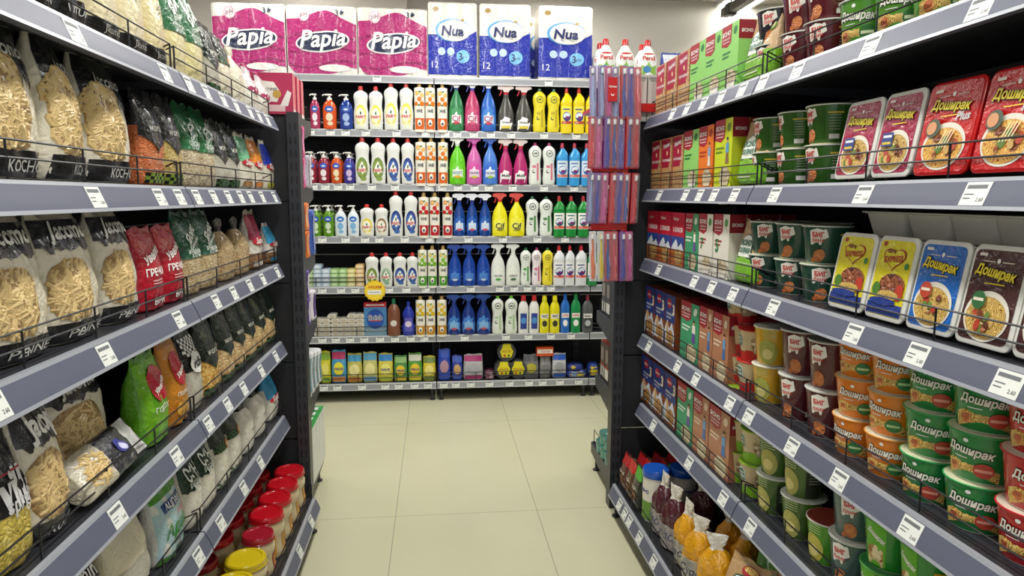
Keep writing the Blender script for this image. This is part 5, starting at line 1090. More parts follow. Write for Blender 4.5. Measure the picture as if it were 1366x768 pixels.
for i, px in enumerate((1192, 1250, 1312, 1378)):
    X = XF+.145; z = RZ[2]+.163; inst('ftr', flat_tray, (X, Yp(px, X-.05, z), z+.0008), -PI/2, f'white foam tray lying flat behind the leaning trays, {order(i, 4, "farthest", "nearest", "the far end")}', 'noodle tray', 'flat foam trays')
    inst('ftr', None, (X, Yp(px, X-.05, z), z-.054), -PI/2, f'lower white foam tray under the {ORD[i+1]} flat tray', 'noodle tray', 'lower flat foam trays')
    inst('ftr', None, (X, Yp(px, X-.05, z), z-.108), -PI/2, f'third white foam tray down in the {ORD[i+1]} pile behind the leaning trays', 'noodle tray', 'third flat foam trays')
    inst('ftr', None, (X, Yp(px, X-.05, z), RZ[2]+.0005), -PI/2, f'bottom white foam tray of the {ORD[i+1]} pile behind the leaning trays', 'noodle tray', 'bottom flat foam trays')
# base of the right rack
def right_base(px, key, build, lab, cat, dX=0, group=None, tilt=0, rz=0, dz=0, sc_=None, py=None):
    X = XF-.107+dX; inst(key, build, (X, Yp(px, X, RZ[5]+.1) if px > 10 else px, RZ[5]+.001+dz), -PI/2+rz, lab, cat, group, sc_, tilt)
def coffee_art(c, lid):
    return lambda g, F, w_, h: (torn(g, F, w_, h*.1, h*.82, film(c, .5), amp=0), torn(g, F, w_, h*.72, h*.97, film(lid, .5), .0022, amp=0), g.text('ВАРИ', 0, h*.5, w_*.6, mat('d8cfc0', .4), F, .004, bold=.02), g.disc(0, h*.3, w_*.28, h*.1, grain('6a3c1c', 'a86c3c', 60), F, .003))
rb_ = [('5a1a1c', 'b01c24'), ('5a3a24', 'c02a24'), ('26261f', '4fa82c')]
for i, (c, l_) in enumerate(rb_):
    for r_ in range(5):
        right_base((2.655, 2.567, 2.479)[i], 'rb%d' % i, bag('mix_pack', .084, .15+.008*i, .055, [(1, film(c, .5))], coffee_art(c, l_), n=4, seed=i, segs=26), f'{("red topped brown", "scarlet topped tan", "green topped black")[i]} dry mix pack, {("front", "second", "third", "fourth", "rear")[r_]} of its row', 'dry mix', .03+r_*.062, f'{("red", "scarlet", "green")[i]} topped mix packs')
def tub():
    t = empty('cocoa_tub'); g = MB(); g.loft([(0, .046, .046), (.003, .048, .048), (.17, .048, .048)], gloss('d8d4c8'), segs=26); g.obj('tub', t)
    g = MB(); g.loft([(.17, .05, .05), (.172, .051, .051), (.195, .051, .051), (.2, .048, .048)], gloss('1f56b8'), segs=26); g.obj('lid', t)
    g = MB(); M = lambda u, z, e=0: ((.048+e)*math.sin(u/.048), -(.048+e)*math.cos(u/.048), z)
    g.rect(-.14, .14, .07, .16, mat('e8e4d8', .4), M, .0006, 24, 1); g.rect(-.14, .14, .01, .08, mat('6f9a3c', .4), M, .001, 24, 1); g.text('Нельс', 0, .12, .07, mat('2a3a8c', .4), M, .0015, bold=.03); g.text('Нельс', .1, .12, .06, mat('2a3a8c', .4), M, .0015, bold=.03); g.obj('label', t); return t
for r_ in range(3): right_base(2.385, 'tub', tub, f'white tub with blue lid, {("front", "middle", "rear")[r_]} of the row on the bottom right shelf', 'cocoa tub', .055+r_*.104, 'blue lidded tubs')
def tied(c, low, txt, name='pasta_bag', hh=.2):
    def art(g, F, w_, h):
        torn(g, F, w_, h*.04, h*.42, film(low, .4), amp=0); g.text(txt, 0, h*.25, w_*.75, mat('3a4a6a', .4), F, .004, bold=.01, shear=.2); g.text('ПАСТА', 0, h*.13, w_*.5, mat('5a6a7a', .4), F, .004)
        for q in range(4): g.rect(-w_*.3, w_*.3, h*(.32+.025*q), h*(.33+.025*q), mat('8a8a84', .4), F, .003, 5)
    b = bag(name, .125, hh, .1, [(.8, film(c, .9, .18, 30)), (1, film('d8d2c6', .9))], art, gather=True, seed=len(txt)+3, amp=.007, segs=40)
    return b
for i, (px, dX) in enumerate(((2.275, .055), (2.165, .055), (2.22, .175))):
    right_base(px, 'tied1', tied('4a1a26', 'b8aeb0', 'ЧУДО', hh=.24), f'maroon twist-tied bag, {("farthest at the front", "nearest at the front", "standing behind")[i]}', 'pasta bag', dX, 'maroon tied bags', rz=.3*i, sc_=(.86, .86, .92))
for i, (px, dX) in enumerate(((2.055, .06), (1.945, .055), (1.835, .06), (2.0, .18), (1.89, .18))):
    right_base(px, 'tied2', tied('d89a14', 'ccc6b6', 'Сурс', hh=.235), f'golden twist-tied bag, {("far front", "middle front", "near front", "far rear", "near rear")[i]} of five', 'pasta bag', dX, 'golden tied bags', rz=.5*i, sc_=(.86, .86, .92))
def kraft(g, F, w_, h): pouch_art('b89468', 'b89468', g, F, w_, h); g.disc(w_*.1, h*.86, w_*.2, h*.08, mat('a01c24', .4), F, .005); g.disc(w_*.1, h*.88, w_*.16, h*.05, FRU, F, .006)
KR = bag('soup_pouch', .15, .19, .055, [(1, film('b8966c', .5))], kraft, n=3, seed=5, amp=.004)
for i, (px, dX, dz, tl, rz) in enumerate(((1.70, .05, .02, -.25, .35), (1.53, .06, .01, -.3, .2), (1.36, .06, 0, -.3, -.1), (1.66, .17, .03, -.3, .3), (1.49, .19, .02, -.35, .2), (1.1, .07, 0, -.3, .2))):
    right_base(px, 'kr', KR, f'kraft soup pouch slumped on the bottom right shelf, {("first", "second", "third", "rear far", "rear near", "last")[i]} in the heap', 'soup pouch', dX+.02, 'slumped kraft pouches', tl, rz, .011)
for i, (px, dX) in enumerate(((1.76, .2), (1.58, .28), (1.2, .17))):
    right_base(px, 'kg', bag('soup_pouch', .13, .17, .045, [(1, film('5fa82c', .5))], lambda g, F, w_, h: (g.disc(0, h*.5, w_*.3, h*.2, mat('c9b48c', .4), F, .002), g.rect(-w_*.3, w_*.3, h*.1, h*.2, mat('b81f1c', .4), F, .002, 5)), n=3, seed=6), f'green dried soup pouch among the kraft ones, {("far", "middle", "near")[i]}', 'soup pouch', dX, 'green pouches', -.35, .8, .009)
# ------------------------------------------------------------------ left rack stock (faces +x)
XG = -.619
LW = ['top', 'second', 'third', 'fourth', 'fifth', 'bottom']
def left(lv, items, X=None):
    # items: (mid pixel, key, builder, nominal width, depth, label, category, group, tilt, rz)
    X = X or (XG if lv < 5 else XG+.107); z = LZ[lv]+.001
    ys = [Yp(it[0], X-.01, z+.09) for it in items]
    for i, it in enumerate(items):
        gap = min([abs(ys[i]-ys[j]) for j in (i-1, i+1) if 0 <= j < len(items)] or [.2])
        lo = [abs(ys[i]-ys[j]) for j in (i-1, i+1) if 0 <= j < len(items)]
        w_ = it[3]; s_ = min(1.15, max(.62, gap*.985/w_)); lab = it[5]
        if len(lab.split()) < 13: lab += f', {LW[lv]} left shelf'
        inst(it[1], it[2], (X-it[4]/2-.004, ys[i], z), PI/2+(it[9] if len(it) > 9 else 0), lab, it[6], it[7], (s_, 1, 1), it[8] if len(it) > 8 else 0)
CW = 'ddd6c2'
def pastabag(key, w_, h, d, art, kind, cnt, z0=.2, z1=.62, xs=.6, col=CRM, mt=PAS, seed=1):
    return bag('pasta_bag', w_, h, d, [(.9, col), (1, film('cfcabc', .7))], art, seed=seed, pasta=(kind, cnt, z0, z1, xs, mt, PASB), segs=44, amp=.004)
PB_SH = pastabag('a', .17, .262, .1, (art_black_top, art_black_base), 'shell', 330, .18, .72, .62)
PB_PE = pastabag('b', .2, .245, .1, art_jacomo('PENNE'), 'penne', 330, .18, .58, .6, seed=2)
PB_RO = pastabag('c', .19, .24, .1, art_jacomo('ROTINI', 'Jacop'), 'fusilli', 330, .17, .6, .62, seed=3)
def cream_bag(c, art, h=.24, w_=.12, top='1b1b1f', seed=0): return bag('flour_bag', w_, h, .075, [(.93, film(c, .5)), (1, film('cfc8b0', .6))], art, seed=seed, segs=30)
def a_vit(g, F, w_, h): torn(g, F, w_, h*.02, h*.2, film('17171b', .4), amp=0); g.text('VITUN', 0, h*.12, w_*.6, mat('d0d0cc', .4), F, .003, bold=.01, shear=.15, h=h*.055); g.disc(0, h*.6, w_*.05, h*.02, mat('4a4438', .4), F, .002)
def a_crm(g, F, w_, h): torn(g, F, w_, h*.02, h*.17, film('17171b', .4), amp=0); g.text('Jacomo', 0, h*.1, w_*.5, mat('b8b8b0', .4), F, .003, shear=.15); g.text('ээ', 0, h*.55, w_*.22, mat('3a342c', .4), F, .003); g.text('ээ', 0, h*.5, w_*.22, mat('3a342c', .4), F, .003)
def green_bag(sub, low, h=.24, w_=.13, c='1f5a3c', seed=0): return bag('grain_bag', w_, h, .08, [(.46, low), (1, film(c, .6))], art_green(sub, c), seed=seed, segs=32)
OAT = grain('b8a27c', 'e6dcc0', 110, 'd0bf9a'); RICE = grain('d8d2bc', 'f0ecdc', 240, 'e4dfcc'); PEA = grain('b87c2c', 'ecc878', 75, 'd8a850'); LENT = grain('c8602c', 'e89058', 130, 'd8743c'); MUNG = grain('b89a3c', 'dcc47c', 120)
CHICK = grain('b89464', 'e4cc9c', 62, 'd0b07c'); BUCK = grain('7a5234', 'b08458', 130, '94683f')
left(0, [(45, 'vit2', cream_bag('ddd2b0', a_vit, .2, .14, seed=4), .14, .075, 'pale bag with black base band, nearest', 'pasta bag', 'cream bags, top shelf'),
         (95, 'vit', cream_bag('ddd2b0', a_vit, .235, .14, seed=1), .14, .075, 'pale bag with black base band, second from the near end', 'pasta bag', 'cream bags, top shelf'),
         (141, 'crm', cream_bag('e2d6b0', a_crm, .235, .13, seed=2), .13, .075, 'cream bag with tiny print, third from the near end', 'pasta bag', 'cream bags, top shelf'),
         (180, 'crm', None, .13, .075, 'cream bag with tiny print beside the green-topped bags', 'pasta bag', 'cream bags, top shelf'),
         (210, 'crm2', cream_bag('dccf9f', a_crm, .24, .12, seed=6), .12, .075, 'yellowish cream bag just before the green-topped bags', 'pasta bag', 'cream bags, top shelf'),
         (238, 'grt', green_bag('КУКУРУЗНЫЕ', film('e0d6a0', .5), .235, .13, '2c6a44'), .13, .08, 'green-topped grain bag, nearer of two', 'grain bag', 'green-topped bags, top shelf'),
         (262, 'grt', None, .13, .08, 'green-topped grain bag, farther of two', 'grain bag', 'green-topped bags, top shelf'),
         (285, 'chk1', bag('rice_bag', .11, .19, .07, [(.6, RICE), (1, film('16231c', .6))], art_pulse(), seed=2), .11, .07, 'dark-topped rice bag beside the green-topped bags', 'rice bag', None),
         (302, 'chk2', bag('rice_bag', .11, .185, .07, [(.6, film('e0d8c0', .5)), (1, film('16231c', .6))], art_check, seed=3), .11, .07, 'black and white checked rice bag', 'rice bag', None),
         (320, 'tie1', bag('flour_bag', .115, .185, .08, [(1, film('e2dcc4', .6))], None, gather=True, seed=4), .115, .08, 'plain cream tied bag', 'flour bag', None),
         (338, 'pnk', bag('flour_bag', .11, .16, .075, [(.8, film('e4e0d4', .6)), (1, film('a8285c', .6))], art_small('d8ccd0', 'a8285c', 'ЭС'), gather=True, seed=5), .11, .075, 'white bag with pink top, nearer of two', 'flour bag', 'pink-topped bags'),
         (354, 'pnk', None, .11, .075, 'white bag with pink top, farther of two', 'flour bag', 'pink-topped bags')])
left(1, [(22, 'psh', PB_SH, .17, .1, 'large clear bag of shell pasta, nearest', 'pasta bag', 'shell pasta bags'), (95, 'psh', None, .17, .1, 'large clear bag of shell pasta, middle', 'pasta bag', 'shell pasta bags', 0, .25), (155, 'psh', None, .17, .1, 'large clear bag of shell pasta beside orange lentils', 'pasta bag', 'shell pasta bags'),
         (207, 'len', bag('lentil_bag', .11, .215, .07, [(.62, LENT), (1, film('17181c', .6))], art_pulse('17181c', '8aa83c', 'b8b8b0'), seed=1), .11, .07, 'black-topped bag of orange lentils', 'lentil bag', None),
         (233, 'mun', bag('lentil_bag', .11, .215, .07, [(.62, MUNG), (1, film('17181c', .6))], art_pulse('17181c', '8aa83c', 'b8b8b0'), seed=2), .11, .07, 'black-topped bag of yellow lentils', 'lentil bag', None),
         (259, 'gr2', green_bag('ОВСЯНЫЕ', OAT, .215, .13, '1f6a3c', 3), .13, .08, 'green-topped oat bag, nearer of two', 'oat bag', 'green oat bags, second shelf'), (279, 'gr2', None, .13, .08, 'green-topped oat bag, farther of two', 'oat bag', 'green oat bags, second shelf'),
         (297, 'bkr', bag('rice_bag', .11, .2, .07, [(.6, RICE), (1, film('1c2622', .6))], art_pulse('1c2622'), seed=5), .11, .07, 'black-topped white rice bag, nearer of two', 'rice bag', 'black-topped rice bags'), (313, 'bkr', None, .11, .07, 'black-topped white rice bag, farther of two', 'rice bag', 'black-topped rice bags'),
         (330, 'sg', bag('rice_bag', .11, .185, .07, [(1, film('e0dac8', .6))], art_small('6fb88c', 'c02434', 'Super', 'a87c4c'), seed=6), .11, .07, 'small rice bag with mint green top', 'rice bag', None),
         (345, 'so', bag('rice_bag', .11, .185, .07, [(1, film('e0dac8', .6))], art_small('e08a2c', 'c02434', 'Super', 'c87c3c'), seed=7), .11, .07, 'small rice bag with orange top', 'rice bag', None),
         (361, 'sb', bag('rice_bag', .11, .185, .07, [(1, film('e0dac8', .6))], art_small('2a3cb0', 'c02434', 'Super', 'c8c83c'), seed=8), .11, .07, 'small rice bag with blue top at the far end', 'rice bag', None)])
left(2, [(32, 'ppe', PB_PE, .2, .1, 'large pasta bag with dark band, nearest of three', 'pasta bag', 'banded pasta bags, third shelf'), (108, 'ppe', None, .2, .1, 'large pasta bag with dark band, middle of three', 'pasta bag', 'banded pasta bags, third shelf'), (168, 'ppe', None, .2, .1, 'large pasta bag with dark band beside red bags', 'pasta bag', 'banded pasta bags, third shelf'),
         (205, 'red', bag('buckwheat_bag', .12, .185, .07, [(1, film('b0142c', .6))], art_red, seed=2), .12, .07, 'glossy red buckwheat bag, nearer of two', 'buckwheat bag', 'red buckwheat bags'), (233, 'red', None, .12, .07, 'glossy red buckwheat bag, farther of two', 'buckwheat bag', 'red buckwheat bags'),
         (259, 'gr3', green_bag('ЯЧМЕННЫЕ', grain('b09468', 'dccaa4', 100, 'c8b080'), .215, .14, '1f5440', 4), .14, .08, 'dark green-topped flake bag, nearer of two', 'flake bag', 'dark green flake bags'), (282, 'gr3', None, .14, .08, 'dark green-topped flake bag, farther of two', 'flake bag', 'dark green flake bags'),
         (306, 'wht', bag('wheat_bag', .12, .185, .08, [(.8, grain('a88458', 'd4bc90', 120, 'bca070')), (1, film('26282a', .7))], None, gather=True, seed=5), .12, .08, 'clear tied bag of wheat, nearer of two', 'wheat bag', 'wheat bags'), (326, 'wht', None, .12, .08, 'clear tied bag of wheat, farther of two', 'wheat bag', 'wheat bags'),
         (344, 'bur', bag('buckwheat_bag', .12, .205, .075, [(.3, BUCK), (1, film('ddd6cc', .7))], art_small('9c2a4c', 'c02434', 'Super', 'd8d0c4'), seed=6), .12, .075, 'buckwheat bag with burgundy top', 'buckwheat bag', None),
         (365, 'blt', bag('buckwheat_bag', .12, .15, .07, [(.3, BUCK), (1, film('ddd6cc', .7))], art_small('3a9cc8', 'c02434', 'Super', '3a9cc8'), seed=7), .12, .07, 'short buckwheat bag with light blue top', 'buckwheat bag', None)])
PUL = bag('chickpea_bag', .11, .215, .075, [(.6, CHICK), (1, film('14241e', .8))], art_pulse(), seed=1)
PUL2 = bag('pea_bag', .12, .215, .075, [(.6, PEA), (1, film('14241e', .8))], art_pulse(), seed=2)
left(3, [(22, 'ril', bag('pasta_bag', .15, .2, .09, [(.5, grain('b8a03c', 'e0cc70', 60, 'ccb650')), (1, film('141419', .6))], lambda g, F, w_, h: (torn(g, F, w_, h*.45, h*.93, film('17161c', .6), amp=0), g.text('ville', w_*.1, h*.62, w_*.8, mat('d8d8da', .4), F, .0035, bold=.03, shear=.2), g.text('spirgl', 0, h*.5, w_*.5, mat('c8c8ca', .4), F, .0035, bold=.01), g.rect(-w_*.4, w_*.4, h*.73, h*.745, mat('a02030', .4), F, .003, 8)), seed=8), .15, .09, 'black-topped yellow pasta bag at the near end', 'pasta bag', None),
         (72, 'pro', PB_RO, .19, .1, 'large rotini pasta bag with dark band', 'pasta bag', None, 0, .12),
         (212, 'lim', bag('pea_bag', .13, .205, .08, [(1, film('5a9c1c', .6))], art_round('6aa81c', 'горох'), seed=1), .13, .08, 'lime green split pea bag with red oval', 'pea bag', None),
         (240, 'ora', bag('corn_bag', .12, .21, .08, [(1, film('b8741c', .6))], art_round('c07c20', 'пшено', grain('c88c2c', 'e8b850', 60)), seed=2), .12, .08, 'orange millet bag with red oval', 'millet bag', None),
         (262, 'dot', bag('rice_bag', .12, .21, .08, [(.5, RICE), (1, film('17171a', .6))], lambda g, F, w_, h: (checks(g, F, -w_*.4, w_*.4, h*.7, h*.92, mat('e0e0dc', .4), mat('17171a', .4), 10, 6), g.disc(0, h*.6, w_*.3, h*.13, mat('e0e0dc', .4), F, .003, 20), g.text('rich', 0, h*.6, w_*.4, BLACK, F, .0045, bold=.03)), seed=3), .12, .08, 'black and white dotted rice bag', 'rice bag', None),
         (284, 'pu2', PUL2, .12, .075, 'dark green-topped bag of yellow peas beside the dotted bag', 'pea bag', None),
         (305, 'pul', PUL, .11, .075, 'dark green-topped chickpea bag, nearest of five', 'chickpea bag', 'chickpea bags'), (321, 'pul', None, .11, .075, 'dark green-topped chickpea bag, second of five', 'chickpea bag', 'chickpea bags'), (335, 'pul', None, .11, .075, 'dark green-topped chickpea bag, third of five', 'chickpea bag', 'chickpea bags'),
         (349, 'pul', None, .11, .075, 'dark green-topped chickpea bag, fourth of five', 'chickpea bag', 'chickpea bags'), (362, 'pul', None, .11, .075, 'dark green-topped chickpea bag, farthest of five', 'chickpea bag', 'chickpea bags')])
# toppled pasta bag lying at the front edge
def toppled():
    t = empty('pasta_bag'); P, B, F, ns = bagbody(.15, .25, .065, 2.6, seed=9); K = film('2a2b31', .5)
    g = MB(); g.loft(P, lambda i, j, k: film('c9c2ae', .7) if P[i][0] < .1 else K if P[i][0] < .2 else film('d8d8d6', .6), 2.6, 36, noise=ns); g.obj('bag', t)
    g = MB(); g.disc(.0, .16, .03, .018, mat('2a2a8c', .4), F, .002, 16, .3); g.disc(.006, .163, .018, .01, mat('c8c8e8', .4), F, .003, 12, .3)
    for q in range(5): g.rect(-.066, .066, .212+.007*q, .214+.007*q, mat('9a9a98', .4), F, .002, 8)
    g.obj('print', t); g = MB(); pasta_pieces(g, 'penne', 90, .06, .02, .09, F, PAS, 4); o = g.obj('pasta', t); o['kind'] = 'stuff'; return t
inst('pr2', pastabag('d', .2, .24, .1, art_jacomo('PENNE'), 'fusilli', 330, .12, .62, .72, seed=5), (-.74, 1.42, LZ[3]+.001), PI/2, 'large penne pasta bag behind the toppled bag, fourth left shelf', 'pasta bag')
inst('pr3', pastabag('e', .16, .2, .08, None, 'fusilli', 300, .12, .8, .8, seed=7), (-.79, 1.30, LZ[3]+.001), PI/2, 'plain clear pasta bag standing behind the large rotini bag', 'pasta bag')
t = inst('top', toppled, (-.655, 1.185, LZ[3]+.075), 0, 'grey pasta bag toppled on its side at the front of the fourth left shelf', 'pasta bag')
zv = Vector((.02, 1, .06)).normalized(); yv = -Vector((.8, 0, .6)); yv = (yv-zv*yv.dot(zv)).normalized(); xv = yv.cross(zv)
t.rotation_euler = Matrix((xv, yv, zv)).transposed().to_euler(); t.location = (-.642, 1.225, LZ[3]+.048); t.scale = (.6, .7, 1.0)
FL = bag('flour_bag', .15, .19, .09, [(1, film('dedacb', .5))], art_flour, seed=1)
left(4, [(60, 'jc5', bag('rice_bag', .17, .2, .09, [(1, film('cfc5a8', .5))], lambda g, F, w_, h: (torn(g, F, w_, h*.72, h*.88, film('1f2024', .4), amp=.007), g.text('Jasmin', 0, h*.8, w_*.6, WHITE, F, .0035, bold=.01, shear=.2)), seed=4), .17, .09, 'cream bag with torn black band, nearest', 'rice bag', 'torn band rice bags'),
         (125, 'jc5', None, .17, .09, 'cream bag with torn black band, second', 'rice bag', 'torn band rice bags'),
         (183, 'rc5', bag('rice_bag', .15, .2, .09, [(.5, RICE), (1, film('d8d0b8', .6))], None, seed=5), .15, .09, 'plain clear rice bag beside the blue sugar pack', 'rice bag', None),
         (232, 'sug', bag('sugar_bag', .15, .19, .08, [(1, film('d8d8d0', .5))], art_sugar, seed=6), .15, .08, 'pale blue sugar pack with green stripes', 'sugar pack', None),
         (262, 'flo', FL, .15, .09, 'white flour bag with dark green top, nearer of two', 'flour bag', 'green-topped flour bags'), (280, 'flo', None, .15, .09, 'white flour bag with dark green top, farther of two', 'flour bag', 'green-topped flour bags'),
         (300, 'chf', bag('flour_bag', .13, .2, .09, [(1, film('dedacb', .5))], art_check, seed=2), .13, .09, 'white flour bag with checked black top, nearer of two', 'flour bag', 'checked flour bags'), (316, 'chf', None, .13, .09, 'white flour bag with checked black top, farther of two', 'flour bag', 'checked flour bags'),
         (334, 'wkb', bag('flour_bag', .12, .185, .09, [(.78, film('dddace', .5)), (1, film('17171a', .8))], lambda g, F, w_, h: (g.text('ээ', 0, h*.4, w_*.2, BLACK, F, .003),), gather=True, seed=7), .12, .09, 'white tied bag with black neck, nearer of two', 'flour bag', 'black-necked bags'), (350, 'wkb', None, .12, .09, 'white tied bag with black neck, farther of two', 'flour bag', 'black-necked bags'),
         (366, 'wbl', bag('flour_bag', .12, .17, .08, [(.7, film('e0ddd2', .5)), (1, film('3a8cb8', .8))], art_small('3a8cb8', 'c02434', 'Super'), gather=False, seed=8), .12, .08, 'white flour bag with blue top at the far end', 'flour bag', None)])
# jars on the base
JR = jar('b81220', 'd0962c'); JP = jar('9c1c2c', 'a01c2c', .14, .05); JY = jar('d0b81c', 'c9a03c', .122, .061)
zj = LZ[5]+.001
for i, (px, py) in enumerate(((389, 612), (378, 628), (370, 657), (356, 678))):
    X = -.575; y = 2.63-.122*i
    inst('jr', JR, (X, y, zj), PI/2+.5, f'seasoning jar with red lid, {order(i, 4, "farthest", "nearest", "the far end")} in the front row', 'seasoning jar', 'red-lidded jars, front row')
for i in range(5):
    inst('jr', None, (-.575-.122, 2.6-.122*i, zj), PI/2+.5, f'seasoning jar with red lid, {order(i, 5, "farthest", "nearest", "the far end")} in the second row', 'seasoning jar', 'red-lidded jars, second row')
inst('jp', JP, (-.572, 2.145, zj), PI/2+.5, 'smaller jar with clear dark red lid behind the yellow lids', 'seasoning jar')
inst('jp', None, (-.7, 1.99, zj), PI/2+.5, 'smaller dark red lidded jar in the second row', 'seasoning jar')
for i, (x, y) in enumerate(((-.578, 2.02), (-.578, 1.885), (-.578, 1.69), (-.71, 1.84), (-.71, 1.69), (-.578, 1.555))):
    inst('jy', JY, (x, y, zj), PI/2+.5, f'short jar with yellow lid, {("farthest front", "second front", "third front", "farther rear", "nearer rear", "nearest front")[i]} jar', 'seasoning jar', 'yellow-lidded jars')

# ------------------------------------------------------------------ stock on the end racks
def discreet():
    t = empty('pad_carton'); g = MB(); g.box(-.09, .09, 0, .03, 0, .155, mat('b82a58', .4), mat('d8a0a8', .4), mat('d8606c', .4)); g.obj('carton', t, False)
    g = MB(); F = flat(0); g.blob([(-.05, .05), (.03, .045), (.045, .08), (.02, .12), (-.03, .125), (-.06, .09)], mat('ece8e2', .4), F, .0005); g.text('Discreet', -.005, .095, .075, mat('3a4a44', .4), F, .0012, bold=.01, shear=.3); g.disc(.03, .075, .016, .016, mat('c9a24c', .4), F, .001, 14); g.rect(-.04, .06, .01, .035, mat('e8c8cc', .4), F, .0006); g.blob([(.04, .03), (.07, .03), (.085, .08), (.07, .09)], mat('f0ece8', .4), F, .001)
    E_ = flat_x(.09); g.rect(0, .03, .0, .02, mat('ece4e0', .4), E_, .0005); g.rect(.002, .008, .0, .155, mat('e8c0c0', .4), E_, .0006); g.obj('print', t, False); return t
zt = 1.6455
for i in range(6): inst('disc', discreet, (-.632-.004*(i % 2), 2.80+.042*i, zt), 0, f'pink panty liner carton on the left end rack, {order(i, 6, "front", "rear", "front")}', 'pad carton', 'pink liner cartons')
for i in range(2): inst('disc', None, (-.832, 2.80+.042*i, zt), 0, f'pink panty liner carton farther left, {("front", "rear")[i]} one, left end rack', 'pad carton', 'far pink liner cartons')
def softp(c1, c2, w_, h, d, seed=0, name='pad_pack'):
    def f():
        t = empty(name); P, B, F, ns = bagbody(w_, h, d, 4, seed=seed, amp=.002); P2 = smooth_prof([(0, w_*.48, d*.46), (h*.08, w_/2, d/2), (h*.5, w_*.48, d*.48), (h*.92, w_/2, d/2), (h, w_*.45, d*.44)]); B = Body(P2, 4.5)
        g = MB(); g.loft(P2, film(c1, .7), 4.5, 36); g.obj('wrapper', t); g = MB()
        g.rect(-w_*.4, w_*.4, h*.1, h*.9, film(c2, .5), B.front, .001, 8, 3)
        E_ = lambda u, z, e=0: (B.at(z)[0]+e, u, z); g.rect(-d*.3, d*.1, h*.12, h*.88, film(c2, .5), E_, .001, 2, 4); g.obj('print', t); return t
    return f
def endL(z, dy, key, b, w_, lab, cat, group=None, x=None, sc_=None): inst(key, b, (x if x else -.53-w_/2, 2.90+dy, z), 0, lab, cat, group, sc_)
for i in range(2): endL(1.365, .03+i*.0, 'pkp', softp('d81c84', 'e86ab0', .16, .125, .09), .16, f'magenta pad pack, {("lower", "upper")[i]} of the stack on the left end rack', 'pad pack', 'magenta pad packs'); bpy.data.objects
last = [o for o in C.objects if o.name.startswith('pad_pack') and o.get('category')][-1]; last.location.z = 1.365+.1255
endL(1.365, .17, 'clp', softp('b8b4c0', 'd8d4e0', .15, .14, .1, 3), .15, 'clear white pad pack behind the magenta ones', 'pad pack', None)
for i in range(2):
    endL(1.075+.1155*i, .06, 'orp', softp('e8741c', 'f09a4c', .16, .115, .14, 2), .16, f'orange pad pack, {("lower", "upper")[i]} of the stack on the left end rack', 'pad pack', 'orange pad packs')
endL(1.075, .21, 'blp', softp('3a5ab0', '7a94d0', .15, .2, .1, 4), .15, 'blue pad pack behind the orange ones', 'pad pack')
for i in range(2):
    endL(.795+.1155*i, .04, 'pup', softp('5a3a9c', 'dcd4e8', .16, .115, .08, 5), .16, f'purple and white pad pack, {("lower", "upper")[i]} on the left end rack', 'pad pack', 'purple pad packs')
endL(.795, .17, 'pup2', softp('e0dce4', '5a3a9c', .15, .13, .1, 6), .15, 'white pad pack with purple print behind the purple ones', 'pad pack')
for i in range(4):
    endL(.485, .02+.085*i, 'dia', softp('d8dadc', '6a9cb8', .17, .19, .08, 7, 'diaper_pack'), .17, f'white diaper pack on the left end rack, {order(i, 4, "front", "rear", "front")}', 'diaper pack', 'white diaper packs', sc_=(1, 1, 1-.07*i))
def wipes(i):
    def f():
        t = empty('wipes_pack'); g = MB(); g.box(-.09, .09, 0, .07, 0, .3, mat('e4e6e2', .4), mat('3a9c4c', .4), mat('dfe2de', .4)); g.obj('carton', t, False)
        g = MB(); F = flat(0); g.rect(-.09, .09, .24, .3, mat('3a9c4c', .4), F); g.text('GREEN', 0, .27, .12, WHITE, F, .001, bold=.02); 
        for q in range(6): g.rect(-.09, .09, .1+.02*q, .108+.02*q, mat('9ab0c8', .4), F)
        g.rect(-.08, .02, .03, .08, mat('2a4fa8', .4), F); U = flat_z(.3); g.rect(-.07, .07, .01, .05, mat('e8ece8', .4), U); g.text('eco', 0, .03, .06, mat('2c7a3c', .4), U, .001, bold=.02); g.obj('print', t, False); return t
    return f
for i in range(5): inst('wip', wipes(i), (-.612, 2.80+.074*i, .1255), 0, f'tall green-topped white carton on the left end rack, {order(i, 5, "front", "rear", "front")}', 'tissue carton', 'green-topped cartons', (1, 1, .81))
# right end rack: cartons on boards, jars at the base
def tallc(face, sd, tp, w_=.075, h=.16, d=.055, nm='cosmetic_carton'):
    return carton(w_, h, d, face, sd, lambda g, F, ww, hh: (g.rect(-ww*.3, ww*.3, hh*.3, hh*.85, mat('b8b8b0', .5), F), g.rect(-ww*.45, ww*.45, hh*.16, hh*.2, mat('6a6c70', .5), F), g.rect(-ww*.45, ww*.45, hh*.9, hh*.95, mat('8a8c90', .5), F), g.text('sensitive', 0, hh*.88, ww*.7, mat('2a2c30', .5), F, .001)), tp, nm)
for i in range(5):
    inst('wc', tallc('c9cdc4', 'b8bcb4', 'd0d2cc', .072, .2), (.775+.078*i, 2.90, zt), 0, f'tall off-white cosmetic carton on the right end rack, {order(i, 5)}', 'cosmetic carton', 'off-white cartons')
def sidecart(tp, face, acc, h, w_=.1, d=.075):
    def f():
        t = empty('hair_dye_carton'); g = MB(); g.box(0, w_, -d/2, d/2, 0, h, mat(face, .4), mat(tp, .4), mat(face, .4)); g.obj('carton', t, False)
        g = MB(); E_ = lambda u, z, e=0: (-e, -u, z); g.rect(-d*.42, d*.42, h*.08, h*.35, mat(acc, .4), E_); g.rect(-d*.3, d*.3, h*.5, h*.85, mat('8a8078', .4), E_); g.rect(-d*.42, d*.42, h*.38, h*.42, mat(tp, .4), E_)
        F = flat(-d/2); g.rect(w_*.1, w_*.9, h*.1, h*.85, mat(acc, .4), F); g.obj('print', t, False); return t
    return f
